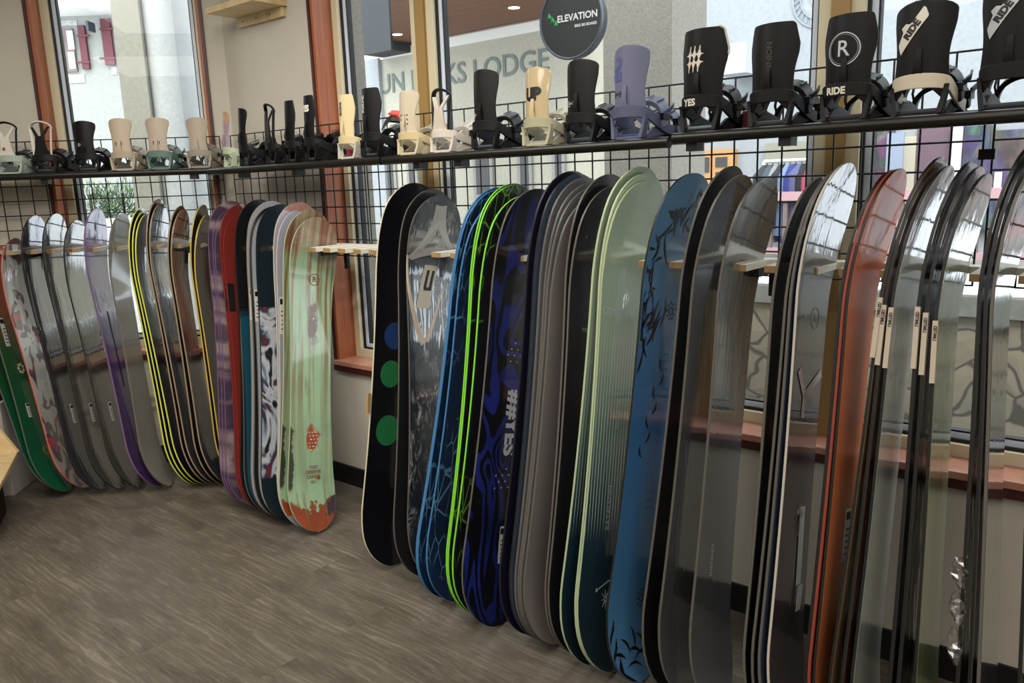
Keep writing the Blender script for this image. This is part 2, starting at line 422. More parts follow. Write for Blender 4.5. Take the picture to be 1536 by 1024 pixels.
# ------------------------------------------------------------------ snowboards
def board_mat(key, col='#222226', rough=.22, wrap=True, pat=None, coat=1.0, metal=0.):
    if key in _mc: return _mc[key]
    n = NT('topsheet_'+key); o = n.obj()
    c = pat(n, o) if pat else lin(col)
    n.set(Base_Color=c, Roughness=rough+.15 if not metal else .12, Metallic=metal, Coat_Weight=coat, Coat_Roughness=.02 if wrap else .06, Coat_IOR=2.2 if wrap and coat == 1 else 1.55, Specular_IOR_Level=.8 if wrap and coat == 1 else .3)
    if wrap:
        f = n.noise(n.map(o, scale=(20, 1, 3.0)), 1.3, 2, .5, 1.2); b = n.bump(f, .2, .008); n.link(b, n.b.inputs['Coat Normal'])
    _mc[key] = n.m; return n.m
def g_grad(*st):     # colour along the length (0 tail .. 1.55 nose)
    def f(n, o):
        nz = n.noise(n.map(o, scale=(4, 1, 2)), 2, 3); z = n.math('ADD', n.math('DIVIDE', n.sep(o)[2], 1.55), n.math('MULTIPLY', n.math('SUBTRACT', nz, .5), .05))
        return n.ramp(z, [(p, lin(c)) for p, c in st])
    return f
def p_camo(n, o):
    f = n.noise(n.map(o, scale=(1, 1, .75)), 7.0, 1.0, .35, 2.2); base = n.ramp(n.sep(o)[2], [(.25, lin('#9a9488')), (.8, lin('#c9cdcb'))])
    c = n.mix(n.ramp(f, [(.445, 1.), (.455, 0.)]), base, lin('#5a4652'))
    g = n.noise(o, 9, 1, .4); return n.mix(n.math('MULTIPLY', n.ramp(f, [(.41, 1.), (.42, 0.)]), n.ramp(g, [(.6, 0.), (.62, 1.)])), c, lin('#c13a50'))
def p_tiedye(n, o):
    f = n.noise(n.map(o, scale=(3.5, 1, 7)), 1.6, 2, .4, .8); return n.ramp(f, [(.40, lin('#463848')), (.5, lin('#66545f')), (.62, lin('#92807f'))])
def p_mint(n, o):
    z = n.sep(o)[2]; x = n.sep(o)[0]
    st = n.noise(n.map(o, scale=(34, 1, 1.1)), 1, 4, .6); cl = n.noise(o, 6, 4, .6)
    c = n.ramp(cl, [(.3, lin('#86a684')), (.55, lin('#97b592')), (.75, lin('#a3ae78'))])
    c = n.mix(n.math('MULTIPLY', n.ramp(st, [(.47, 0.), (.58, 1.)]), n.ramp(z, [(.15, .2), (.5, .4), (.8, .85), (1.0, 1.)])), c, lin('#7a5a35'))
    top = n.math('MULTIPLY', n.ramp(n.math('ADD', n.math('DIVIDE', z, 1.45), n.math('MULTIPLY', n.math('SUBTRACT', cl, .5), .2)), [(.83, 0.), (.90, 1.)]), .85)
    c = n.mix(top, c, n.ramp(st, [(.35, lin('#9c8a72')), (.5, lin('#7d4a3c')), (.65, lin('#6a4638'))]))
    low = n.ramp(n.math('ADD', n.math('MULTIPLY', z, .6), n.math('MULTIPLY', n.math('SUBTRACT', cl, .5), .5)), [(.0, 1.), (.06, 1.), (.075, 0.)])
    c = n.mix(low, c, n.ramp(cl, [(.4, lin('#8f4020')), (.6, lin('#6b3a24'))]))
    def spot(cx, cz, rx, rz, col, c, s=.55):
        dx = n.math('DIVIDE', n.math('SUBTRACT', x, cx), rx); dz = n.math('DIVIDE', n.math('SUBTRACT', z, cz), rz)
        d = n.math('ADD', n.math('MULTIPLY', dx, dx), n.math('MULTIPLY', dz, dz)); d = n.math('ADD', d, n.math('MULTIPLY', n.math('SUBTRACT', n.noise(o, 16, 4, .6), .5), 4.))
        return n.mix(n.ramp(d, [(s, 1.), (s+.6, 0.)]), c, lin(col))
    c = spot(-.01, .93, .032, .13, '#54301f', c, .35); c = spot(-.01, .41, .036, .07, '#9a4a2a', c, .4)
    c = spot(.12, .33, .03, .15, '#3d4238', c); c = spot(-.13, .1, .07, .06, '#3d2a35', c)
    c = n.mix(n.ramp(n.noise(n.map(o, scale=(8, 1, .8)), 5, 2, .5), [(.62, 0.), (.7, .55)]), c, lin('#6f6a42'))
    return c
def p_swirl(n, o):
    w = n.noise(n.map(o, scale=(3.2, 1, 1.5)), 1.7, 1.5, .4, .6)      # contour lines of a smooth field
    f = n.math('FRACT', n.math('MULTIPLY', w, 11.))
    g = n.noise(n.map(o, scale=(2, 1, 2)), 2.2, 2)
    blue = n.ramp(g, [(.35, lin('#131d4c')), (.65, lin('#202c80'))])
    m = n.ramp(f, [(.0, 0.), (.04, 1.), (.44, 1.), (.5, 0.)])
    return n.mix(m, lin('#0d0e13'), blue)
def p_ink(n, o):
    f = n.noise(n.map(o, scale=(14, 1, 5)), 2, 6, .75, 2.5); z = n.sep(o)[2]; g = n.noise(o, 5, 2)
    c = n.ramp(f, [(.5, lin('#111a24')), (.72, lin('#c9ccca'))]); c = n.mix(n.ramp(g, [(.48, 1.), (.56, 0.)]), c, lin('#14202d'))
    return c
def p_scrib(c1, c2, lo=.58, sc=26):
    def f(n, o):
        v = n.map(o, scale=(1, 1, .4)); e = n.vor(v, sc, 'DISTANCE_TO_EDGE'); g = n.noise(o, 6, 3)
        return n.mix(n.math('MULTIPLY', n.ramp(e, [(.02, 1.), (.05, 0.)]), n.ramp(g, [(lo-.06, 0.), (lo+.04, 1.)])), lin(c1), lin(c2))
    return f
def p_lines(n, o):
    x, y, z = n.sep(o); zz = n.math('DIVIDE', z, 1.55)
    base = n.ramp(zz, [(.02, lin('#17262f')), (.3, lin('#1f4150')), (.45, lin('#5a7a72')), (.65, lin('#9db39b')), (1, lin('#a9bfa3'))])
    st = n.math('SINE', n.math('MULTIPLY', x, 2*math.pi/.0165)); m = n.ramp(n.math('ADD', n.math('MULTIPLY', st, .5), .5), [(.8, 0.), (.92, 1.)])
    win = n.ramp(zz, [(.26, 0.), (.32, 1.), (.62, 1.), (.74, 0.)])
    return n.mix(n.math('MULTIPLY', m, win), base, lin('#c3d3c5'))
def p_art(n, o):
    z = n.sep(o)[2]; f = n.noise(n.map(o, scale=(4.5, 1, 2.4)), 1.0, 2, .5, 4.5)
    c = n.ramp(f, [(.36, lin('#7a2c34')), (.42, lin('#2c3b4a')), (.5, lin('#b7c3cf')), (.58, lin('#d0d2d4')), (.66, lin('#20242c'))], 'LINEAR')
    k = n.ramp(z, [(.2, 0.), (.22, 1.), (1.10, 1.), (1.14, 0.)]); return n.mix(k, lin('#10212a'), c)
def p_bands(c1, c2, pos):
    def f(n, o):
        z = n.sep(o)[2]; return n.mix(n.ramp(z, [(pos, 0.), (pos+.01, 1.)]), lin(c1), lin(c2))
    return f
def p_lave(n, o):
    z = n.math('DIVIDE', n.sep(o)[2], 1.55); return n.ramp(z, [(0, lin('#8d8f96')), (.86, lin('#a9a9b5')), (.93, lin('#b9bacb')), (.935, lin('#b0746c')), (1, lin('#b9897f'))])
TOP = {
 'green_orange': lambda: board_mat('green_orange', pat=g_grad((0, '#0f5a3a'), (.35, '#155a36'), (.5, '#26532c'), (.58, '#5a4a22'), (.68, '#a3461f'), (1, '#b4502a')), wrap=False),
 'camo': lambda: board_mat('camo', pat=p_camo),
 'black': lambda: board_mat('black', '#101116'), 'char': lambda: board_mat('char', '#6f6d67', metal=.55), 'inkgloss': lambda: board_mat('inkgloss', '#4c4d54', metal=.45), 'foil': lambda: board_mat('foil', '#9fa4a9', metal=.8), 'dark': lambda: board_mat('dark', '#1b1c20'),
 'purple': lambda: board_mat('purple', pat=g_grad((0, '#4f2f68'), (.5, '#55407c'), (1, '#6a4f92'))),
 'grey': lambda: board_mat('grey', '#8d897c', wrap=False), 'navy': lambda: board_mat('navy', '#16152c'),
 'olive': lambda: board_mat('olive', '#2a2b1c'), 'brownblack': lambda: board_mat('brownblack', '#221c17'),
 'tiedye': lambda: board_mat('tiedye', pat=p_tiedye, wrap=False), 'red': lambda: board_mat('red', '#6e2520', wrap=False),
 'teal': lambda: board_mat('teal', pat=p_bands('#124a5e', '#0d0e12', 1.16)), 'tealdark': lambda: board_mat('tealdark', '#12323a'),
 'whitegrey': lambda: board_mat('whitegrey', '#a5abb3'), 'art': lambda: board_mat('art', pat=p_art),
 'lave': lambda: board_mat('lave', pat=p_lave), 'mint': lambda: board_mat('mint', pat=p_mint, wrap=False),
 'blackmatte': lambda: board_mat('blackmatte', '#0b0c12', wrap=False), 'ink': lambda: board_mat('ink', pat=p_ink),
 'bluescr': lambda: board_mat('bluescr', pat=p_scrib('#142a48', '#5c8fae', .5)), 'limescr': lambda: board_mat('limescr', pat=p_scrib('#17181c', '#6fa83a', .56)),
 'swirl': lambda: board_mat('swirl', pat=p_swirl, wrap=False), 'silver': lambda: board_mat('silver', '#6d7076'), 'grey2': lambda: board_mat('grey2', '#7b7472', wrap=False),
 'silverblue': lambda: board_mat('silverblue', '#475468'), 'lines': lambda: board_mat('lines', pat=p_lines), 'blue': lambda: board_mat('blue', pat=g_grad((0, '#4b7ea6'), (.5, '#356a9c'), (1, '#4f7fa4')), wrap=False),
 'grape': lambda: board_mat('grape', '#3a3236'), 'orange': lambda: board_mat('orange', pat=g_grad((0, '#7a3a20'), (.3, '#b5673a'), (1, '#d0612e')), coat=.25, rough=.3),
 'tan': lambda: board_mat('tan', '#7d6240'), 'brown': lambda: board_mat('brown', '#4d2f1c'), 'pale': lambda: board_mat('pale', '#9a9f98'),
 'olivegreen': lambda: board_mat('olivegreen', '#6e7b4c'), 'smoke': lambda: board_mat('smoke', '#63636a', metal=.5),
}
EDGE = {'black': '#15140f', 'tan': '#8d7a5c', 'cream': '#cfc7a6', 'lemon': '#c3c840', 'gold': '#b79a32', 'lime': '#74c42c', 'blue': '#3d709e', 'navy': '#232a52', 'red': '#7d241e',
        'orange': '#8a3722', 'silver': '#57534b', 'white': '#b7b1a4', 'purple': '#6b5274', 'mint': '#a3b08a', 'grey': '#5a564e', 'salmon': '#b5584a', 'lightblue': '#86a8bf'}
def sidecut(L, wid, s, tip):
    """half width along the board"""
    h = wid/2; m = (s-L/2)/(L/2); hw = h*(.86+.14*min(1, abs(m)/.72)**2)
    d = min(s, L-s); t = tip
    if d < t:
        q = max(0., (t-d)/t); hw = h*max(0., 1-q**2.35)**.5
    return hw
class Surf:
    def __init__(s, L, wid, K=.058, tip=.17, bend=.28, th=.006, KN=.075, bn=.38): s.L, s.wid, s.K, s.tip, s.bend, s.th, s.KN, s.bn = L, wid, K, tip, bend, th, KN, bn
    def kick(s, z):
        if z < s.bend: return s.K*(1-z/s.bend)**2
        if z > s.L-s.bn: return s.KN*(1-(s.L-z)/s.bn)**1.8
        return 0.
    def pt(s, x, z, off=0.): return Vector((x, s.kick(z)+.0031+off, z))
def board_mesh(sf, inset, y0, y1, m=44, n=7):
    L = sf.L; top, bot = [], []
    for i in range(m+1):
        t = i/m; z = L*(.5-.5*math.cos(math.pi*t)); z = .6*z+.4*L*t if 0 else z
        z = min(max(z, inset), L-inset)
        hw = max(sidecut(L, sf.wid, z, sf.tip)-inset, .004); k = sf.kick(z)
        top.append([(hw*(2*j/(n-1)-1), k+y1, z) for j in range(n)]); bot.append([(hw*(2*j/(n-1)-1), k+y0, z) for j in range(n)])
    return MB().grid_slab(top, bot)
def sticker(sf, root, name, x0, x1, z0, z1, m, off=.0012, slope=0.0, label=None):
    n = 4; top, bot = [], []
    for i in range(n+1):
        z = z0+(z1-z0)*i/n; sh = slope*(z-z0)
        top.append([sf.pt(x0+sh+(x1-x0)*j/2, z, off+.0008) for j in range(3)]); bot.append([sf.pt(x0+sh+(x1-x0)*j/2, z, off) for j in range(3)])
    o = build(name, MB().grid_slab(top, bot), m, root)
    if label: o['label'] = label
    return o
def board_text(sf, root, s, size, x, z, m, rot=math.pi/2, bold=0., off=.0016, flip=False, name='lettering', shear=0.):
    # seen from the topsheet side +x (front) is on the left, so text x runs towards -x
    mb = put_text(s, size, lambda a, b: sf.pt(x-a, z+b, off), bold, shear, rot=rot); return build(name, mb, m, root, recalc=False)
BOARDS = []
def snowboard(w, T, Epx, top, edge, label, vB=None, vT=.20, wid=.285, K=.058, KN=.075, group=None, base='black'):
    if vB is None: vB = .52 if w == 'R' else .44
    if w == 'L' and wid == .285: wid = .255; K = .07 if K == .058 else K
    aN, _, zN = on_v(T[0], T[1], vT, w); aN -= KN
    d, n = AX[w]
    def line(aB):
        B = P(w, aB, vB, .007); N = P(w, aN, vT, zN); ld = (N-B).normalized(); xf = (n-ld*n.dot(ld)).normalized(); return B, N, ld, xf
    def err(aB):
        B, N, ld, xf = line(aB); lo, hi = 0., 1.
        for _ in range(26):
            t = (lo+hi)/2; q = pix(B.lerp(N, t)+xf*(wid*.48))
            if q[1] > Epx[1]: lo = t
            else: hi = t
        return q[0]-Epx[0]
    lo, hi = aN-1.0, aN+1.2
    for _ in range(26):
        mid = (lo+hi)/2
        if err(mid) > 0: hi = mid
        else: lo = mid
    aB = (lo+hi)/2; B, N, ld, xf = line(aB); L = (N-B).length
    yd = ld.cross(xf)
    mat4 = Matrix(((xf.x, yd.x, ld.x, B.x), (xf.y, yd.y, ld.y, B.y), (xf.z, yd.z, ld.z, B.z), (0, 0, 0, 1)))
    root = thing('snowboard', label, 'snowboard', mat4=mat4, group=group)
    sf = Surf(L, wid, K, KN=KN)
    build('board_core', board_mesh(sf, 0, -.0034, .0030), mat('edge_'+edge, EDGE[edge], .4), root, smooth=True)
    build('base', board_mesh(sf, .0015, -.0044, -.0035), mat('base_'+base, '#0d0e12' if base == 'black' else base, .3, coat=.5), root, smooth=True)
    build('topsheet', board_mesh(sf, .0015, .0031, .0040), TOP[top](), root, smooth=True)
    BOARDS.append((label, w, aB, aN, L)); return root, sf
def price_label(root, sf, x, z, h=.075, wd=.028):
    o = sticker(sf, root, 'price_label', x-wd/2, x+wd/2, z, z+h, M['label'])
    q = sticker(sf, o, 'printed_band', x-wd/2+.002, x+wd/2-.002, z+h*.8, z+h*.95, M['ink'], .0022)
    for k in range(5):
        sticker(sf, o, 'printed_line', x-wd/2+.004, x+wd/2-.006-.002*(k % 3), z+h*(.12+.12*k), z+h*(.15+.12*k), M['ink'], .0022)
def disc_pts(cx, cz, r, n=28): return [(cx+r*math.cos(2*math.pi*i/n), cz+r*math.sin(2*math.pi*i/n)) for i in range(n)]
def decal(sf, root, name, poly, m, off=.0012, clip=None):
    mb = MB().prism(poly, off, off+.0006, f=lambda x, z, h: sf.pt(x, z, h)); return build(name, mb, m, root)
def ring_decal(sf, root, name, cx, cz, r0, r1, m, off=.0014, n=32):
    top = [[sf.pt(cx+r*math.cos(2*math.pi*i/n), cz+r*math.sin(2*math.pi*i/n), off+.0006) for r in (r0, r1)] for i in range(n+1)]
    bot = [[sf.pt(cx+r*math.cos(2*math.pi*i/n), cz+r*math.sin(2*math.pi*i/n), off) for r in (r0, r1)] for i in range(n+1)]
    return build(name, MB().grid_slab(top, bot), m, root)

# ---- left wall, from the corner of the picture to the right
r_, s_ = snowboard('L', (-32, 385), (22.5, 650), 'green_orange', 'silver', 'snowboard at the far left edge, only its green lower part showing')
b = r_
r_, s_ = snowboard('L', (-2, 372), (34, 650), 'green_orange', 'silver', 'snowboard fading from orange at the top to green at the tail, second from the left')
price_label(r_, s_, .035, .80, .15, .035); price_label(r_, s_, .02, .42)
for k in range(7): decal(s_, r_, 'flower_petal', disc_pts(-.02+.022*math.cos(k*.9), .68+.022*math.sin(k*.9), .008, 10), M['white_ink'])
ring_decal(s_, r_, 'round_emblem', -.03, .235, .018, .026, mat('gold_ink', '#8d7a3a'))
r_, s_ = snowboard('L', (25, 361.5), (67, 650), 'camo', 'salmon', 'white and plum camouflage snowboard with a salmon red edge', vB=.40)
for T_, E_, tp, lb in [((56, 327), (94, 650), 'inkgloss', 'black snowboard in crinkled clear film next to the white camouflage one'),
                       ((87, 324), (124, 650), 'char', 'charcoal snowboard in clear film, second dark one left of the purple snowboard'),
                       ((118, 334), (154, 650), 'char', 'charcoal snowboard in clear film directly left of the purple snowboard')]:
    r_, s_ = snowboard('L', T_, E_, tp, 'black', lb); price_label(r_, s_, -.02, .37, .10, .03)
r_, s_ = snowboard('L', (148, 316), (185, 650), 'purple', 'purple', 'purple snowboard in clear film'); decal(s_, r_, 'stripe', [(-.01, .55), (.005, .55), (.005, .95), (-.01, .95)], M['ink']); ring_decal(s_, r_, 'round_emblem', .0, 1.03, .02, .026, M['silver_ink'])
snowboard('L', (186, 322.6), (206, 650), 'grey', 'grey', 'plain warm grey snowboard directly right of the purple one')
for T_, E_, lb in [((214, 314.6), (243, 650), 'leftmost of the three snowboards with bright lemon yellow edges'), ((219, 319), (249, 650), 'middle of the three snowboards with bright lemon yellow edges'),
                   ((223, 324), (256, 650), 'rightmost of the three lemon edged snowboards, its dark navy top showing')]:
    snowboard('L', T_, E_, 'navy', 'lemon', lb, group='lemon edged snowboards')
for T_, E_, tp, lb in [((240, 301), (269, 650), 'brownblack', 'tall snowboard with a wood coloured edge just right of the lemon edged ones'), ((244, 308), (275.5, 650), 'smoke', 'second wood edged snowboard, in clear film, right of the lemon edged ones'),
                       ((273, 310.5), (289, 650), 'brownblack', 'third wood edged snowboard, behind the last wood edged one'), ((277, 317), (297, 650), 'smoke', 'fourth wood edged snowboard, in clear film, left of the dark gold edged pair')]:
    snowboard('L', T_, E_, tp, 'tan', lb, group='wood edged snowboards')
snowboard('L', (306.5, 308.8), (321, 650), 'olive', 'gold', 'taller of the two dark olive snowboards with gold edges by the corner')
snowboard('L', (312, 324), (327, 650), 'olive', 'gold', 'shorter of the two dark olive snowboards with gold edges, touching the plum tie dye ones', K=.05)

# ---- right wall, first stack (far to near)
st = [((351, 306), (330.7, 700), 'tiedye', 'purple', 'tallest plum and pink tie dye snowboard, nearest the corner'), ((358, 316), (335, 700), 'tiedye', 'purple', 'second plum and pink tie dye snowboard, between two alike'),
 ((361, 322), (340, 700), 'tiedye', 'purple', 'third plum and pink tie dye snowboard, against the red ones'),
 ((368, 311), (354, 700), 'red', 'red', 'taller red snowboard beside the tie dye ones'), ((373, 323), (358, 700), 'red', 'red', 'shorter red snowboard in front of the taller red one'),
 ((394, 303), (361.5, 700), 'black', 'black', 'tallest black snowboard of the stack right of the red ones'), ((393, 313), (366.4, 700), 'tealdark', 'silver', 'black nosed teal snowboard behind the bright teal one'),
 ((392, 321), (370.6, 700), 'teal', 'black', 'teal blue snowboard with a strip of its face showing'),
 ((412, 305), (377, 700), 'whitegrey', 'tan', 'white nosed snowboard with a tan edge right of the teal one'), ((416, 313), (381, 700), 'dark', 'grey', 'dark snowboard squeezed between two whitish ones'),
 ((418, 319), (388, 700), 'whitegrey', 'silver', 'pale grey snowboard directly left of the dark artwork one'),
 ((426, 310), (392, 700), 'art', 'black', 'snowboard with dark teal nose and swirling red, white and grey artwork'),
 ((453, 307), (416, 700), 'lave', 'white', 'lavender snowboard with a salmon nose, taller of two'), ((458, 316), (417.5, 700), 'lave', 'white', 'lavender snowboard with a salmon nose, shorter of two'),
 ((470, 317), (419.5, 700), 'mint', 'mint', 'rust streaked mint green snowboard behind the frontmost one'), ((479, 329), (432, 700), 'mint', 'mint', 'frontmost rust streaked mint green snowboard facing the room')]
for T_, E_, tp, ed, lb in st:
    g = 'red snowboards' if tp == 'red' else 'plum tie dye snowboards' if tp == 'tiedye' else 'lavender snowboards' if tp == 'lave' else 'rusty mint snowboards' if tp == 'mint' else None
    r_, s_ = snowboard('R', T_, E_, tp, ed, lb, group=g, vB=.49, wid=.25, KN=.06)
    if tp in ('red',): sticker(s_, r_, 'black_label', .075, .11, .98, 1.12, M['ink'])
    if tp == 'teal': sticker(s_, r_, 'black_label', .07, .11, .98, 1.14, M['ink'])
    if tp == 'whitegrey': price_label(r_, s_, .10, .93, .15, .022)
    if lb.startswith('lavender snowboard with a salmon nose, sh'): price_label(r_, s_, .092, .88, .17, .028)
MINT = (r_, s_)
rust = mat('rust_ink', '#6a3524')
def ruster(x, z, rot, s, size): return board_text(s_, r_, s, size, x, z, rust, rot=rot, bold=.0004)
L_ = s_.L
ring_decal(s_, r_, 'round_emblem', -.01, L_-.28, .024, .0275, rust); board_text(s_, r_, 'R', .036, -.01, L_-.28, rust, rot=0, bold=.0006)
board_text(s_, r_, 'YOU\nDESERVE\nCANDY', .021, -.01, .26, rust, rot=0, bold=.0006); board_text(s_, r_, '4215', .016, -.01, .215, rust, rot=0)
decal(s_, r_, 'bolt_hole', disc_pts(-.01, .96, .006, 12), M['silver_ink'])
for k in range(24): decal(s_, r_, 'insert_dot', disc_pts(-.032+.012*(k % 4)+.004*(k % 3), .36+.016*(k//4), .0028, 8), M['white_ink'], .0016)

# ---- second stack
r_, s_ = snowboard('R', (628, 276), (543, 780), 'blackmatte', 'cream', 'black snowboard with a cream edge and large green dots, first of the window stack', vB=.50, wid=.285)
gm = mat('green_dot', '#1f6f40', .35); bm_ = mat('blue_dot', '#1a3a6e', .35)
decal(s_, r_, 'green_dot', disc_pts(.030, .545, .062), gm); decal(s_, r_, 'green_dot', disc_pts(.030, .775, .055), gm); decal(s_, r_, 'blue_dot', disc_pts(.02, .93, .055), bm_)
build('edge_clip', MB().box(.130, .143, -.006, .006, .62, .70), M['ply_edge'], r_)
r_, s_ = snowboard('R', (655, 287), (591, 790), 'dark', 'silver', 'dark snowboard hidden behind the horned animal artwork one', vB=.49, wid=.275)
r_, s_ = snowboard('R', (665, 297), (612, 790), 'ink', 'silver', 'dark snowboard with pale fur and horn artwork and a white U sticker', vB=.47, wid=.275)
L_ = s_.L
lo = sticker(s_, r_, 'paper_sticker', .015, .085, L_-.44, L_-.27, mat('beige_sticker', '#b9b3a2', .6), .0022, slope=-.25)
for q in ((.055, .068), (.027, .040)): sticker(s_, lo, 'letter_stroke', q[0]-.022, q[1]-.022, L_-.36, L_-.29, M['ink'], .0034, slope=-.25)
sticker(s_, lo, 'letter_stroke', .005, .046, L_-.37, L_-.357, M['ink'], .0034, slope=-.25)
grm = mat('grey_print', '#8d8d89', .3)
def curve_poly(c, w0, w1):
    n = len(c); Lp, Rp = [], []
    for i, (x, z) in enumerate(c):
        x2, z2 = c[min(i+1, n-1)]; x1, z1 = c[max(i-1, 0)]; dx, dz = x2-x1, z2-z1; l = math.hypot(dx, dz) or 1
        t = i/(n-1); w_ = w0*(1-t)+w1*t; Lp.append((x-dz/l*w_, z+dx/l*w_)); Rp.append((x+dz/l*w_, z-dx/l*w_))
    return Lp+Rp[::-1]
def bez(p0, p1, p2, n=12): return [((1-t)**2*p0[0]+2*t*(1-t)*p1[0]+t*t*p2[0], (1-t)**2*p0[1]+2*t*(1-t)*p1[1]+t*t*p2[1]) for t in [i/(n-1) for i in range(n)]]
decal(s_, r_, 'horn_print', curve_poly(bez((.0, L_-.04), (-.0, L_-.16), (.13, L_-.25)), .03, .006), grm)
decal(s_, r_, 'horn_print', curve_poly(bez((.0, L_-.04), (-.02, L_-.16), (-.13, L_-.22)), .03, .006), grm)
decal(s_, r_, 'horn_print', curve_poly(bez((.12, L_-.25), (.0, L_-.20), (-.13, L_-.21)), .010, .014), grm)
bone = mat('bone_print', '#b9ab99', .3)
decal(s_, r_, 'antler_print', curve_poly(bez((.138, L_-.24), (.12, L_-.45), (.045, L_-.58), 10), .004, .016), bone)
decal(s_, r_, 'antler_print', curve_poly(bez((-.06, L_-.36), (-.02, L_-.48), (.03, L_-.57), 10), .003, .012), bone)
for T_, E_, lb in [((757, 281), (627.4, 800), 'tallest navy snowboard with a light blue edge'), ((759, 284), (629.5, 800), 'middle navy snowboard with a light blue edge'),
                   ((764, 302), (643, 800), 'front navy snowboard with a light blue edge and scribbled blue artwork')]:
    snowboard('R', T_, E_, 'bluescr', 'blue', lb, group='blue edged snowboards', vB=.55, wid=.295)
for T_, E_, lb in [((779, 278), (673, 800), 'tallest lime green edged snowboard'), ((782, 280), (675.5, 800), 'middle lime green edged snowboard'),
                   ((795, 296), (683, 800), 'front lime green edged snowboard, against the blue swirl one')]:
    snowboard('R', T_, E_, 'limescr', 'lime', lb, group='lime edged snowboards', vB=.57, wid=.295)
r_, s_ = snowboard('R', (816, 286), (699, 800), 'swirl', 'silver', 'black and royal blue swirl snowboard with white lettering along it', vB=.60, wid=.30)
board_text(s_, r_, '##YES', .085, -.035, .70, M['silver_ink'], rot=-math.pi/2, bold=.004)
price_label(r_, s_, -.055, .20, .13, .045)
for k in range(18): decal(s_, r_, 'insert_dot', disc_pts(-.05+.018*(k % 5), .47+.022*(k//5)+.45*(k % 2), .003, 8), M['silver_ink'])
for T_, E_, tp, ed, lb in [((867, 259), (748.5, 880), 'navy', 'black', 'tall navy black snowboard right behind the blue swirl one'), ((876, 264), (763.7, 880), 'silverblue', 'black', 'dark silver blue snowboard beside the tall navy one'),
   ((886, 269), (772, 880), 'silver', 'silver', 'tallest grey snowboard of the plain grey stack'), ((894, 277), (777, 880), 'silver', 'silver', 'second grey snowboard of the plain grey stack'),
   ((898, 284), (780, 880), 'silver', 'silver', 'third grey snowboard of the plain grey stack'), ((903, 297), (785.5, 880), 'grey2', 'silver', 'front plain mauve grey snowboard of the grey stack')]:
    r_, s_ = snowboard('R', T_, E_, tp, ed, lb, vB=.56, wid=.295, group='plain grey snowboards' if 'grey stack' in lb else None)
board_text(s_, r_, 'WNRE', .02, .03, 1.05, mat('grey_ink', '#3b3b40'), rot=0); decal(s_, r_, 'stripe', [(.0, .35), (.012, .35), (.012, .72), (.0, .72)], mat('grey_ink', '#3b3b40'))
for T_, E_, lb in [((923, 265), (818.6, 880), 'black snowboard with glossy nose behind the dark charcoal one'), ((929, 283), (823, 880), 'dark charcoal snowboard directly left of the mint striped ones')]:
    r_, s_ = snowboard('R', T_, E_, 'dark', 'silver', lb, vB=.56, wid=.295)
board_text(s_, r_, 'WNRE', .02, .03, 1.05, M['silver_ink'], rot=0)
for T_, E_, lb in [((971, 253), (843, 880), 'tallest mint green snowboard of the three left of the blue flame one'), ((977, 264), (865, 880), 'middle mint green snowboard of the three left of the blue flame one'),
                   ((979, 275), (868, 880), 'front mint green snowboard with fine pale vertical lines and a dark teal tail')]:
    r_, s_ = snowboard('R', T_, E_, 'lines', 'mint', lb, vB=.58, wid=.30, group='mint striped snowboards')
pale = mat('pale_print', '#a9bdb8', .3)
for k in range(8):
    an = k*math.pi/4; decal(s_, r_, 'star_ray', curve_poly([(.0+.004*math.cos(an), .21+.004*math.sin(an)), (.026*math.cos(an), .21+.03*math.sin(an))], .0015, .0006), pale)
decal(s_, r_, 'comet_line', curve_poly([(.05, .245), (-.06, .275)], .0022, .0012), pale); decal(s_, r_, 'comet_head', disc_pts(.05, .245, .006, 12), pale)
board_text(s_, r_, 'COYOTE', .035, .055, 1.12, pale, rot=0, bold=.0005); board_text(s_, r_, 'BALLISTIC', .022, .0, .80, pale, rot=math.pi/2)
board_text(s_, r_, 'BATALEON', .028, .01, .50, pale, rot=math.pi/2)
r_, s_ = snowboard('R', (1049.5, 262), (915, 880), 'blue', 'black', 'sky blue snowboard with black thorny flames on nose and tail', vB=.57, wid=.31)
fl = mat('flame_ink', '#17110e', .35); fg = mat('flame_grey', '#7d7268', .35); L_ = s_.L
random.seed(11)
def thorn(x, z, an, ln, wd_, cv, m=fl):
    p0 = (x, z); p2 = (x+ln*math.cos(an), z+ln*math.sin(an)); md = ((p0[0]+p2[0])/2-cv*math.sin(an), (p0[1]+p2[1])/2+cv*math.cos(an))
    c = bez(p0, md, p2, 9); n = len(c); a, b = [], []
    for i, (px_, pz) in enumerate(c):
        t = i/(n-1); ww = wd_*math.sin(math.pi*t)**.8; a.append((px_-ww*math.sin(an), pz+ww*math.cos(an))); b.append((px_+ww*math.sin(an), pz-ww*math.cos(an)))
    pl = a+b[::-1]
    pl = [(max(-sidecut(L_, .31, q[1], .17)+.006, min(sidecut(L_, .31, q[1], .17)-.006, q[0])), q[1]) for q in pl]
    decal(s_, r_, 'flame_print', pl, m, .0012 if m is fl else .0018)
path = bez((-.07, L_-.05), (.05, L_-.12), (.10, L_-.22), 7)+bez((.11, L_-.25), (.135, L_-.38), (.11, L_-.55), 10)
for i, (x, z) in enumerate(path):
    thorn(x, z, -1.2+.9*((i*37) % 5-2)/2, .07+.02*(i % 3), .006, .02*(1 if i % 2 else -1)); thorn(x-.01, z-.01, .5+1.1*(i % 3), .05, .005, -.015)
for i in range(9): thorn(.0+.013*i, L_-.38-.012*((i*5) % 7), -1.35+.25*(i % 3), .10, .006, .025*(1 if i % 2 else -1))
for i in range(7): thorn(.04-.03*i, L_-.14-.02*(i % 3), .2+.8*(i % 4), .06, .0055, .02*(1 if i % 2 else -1))
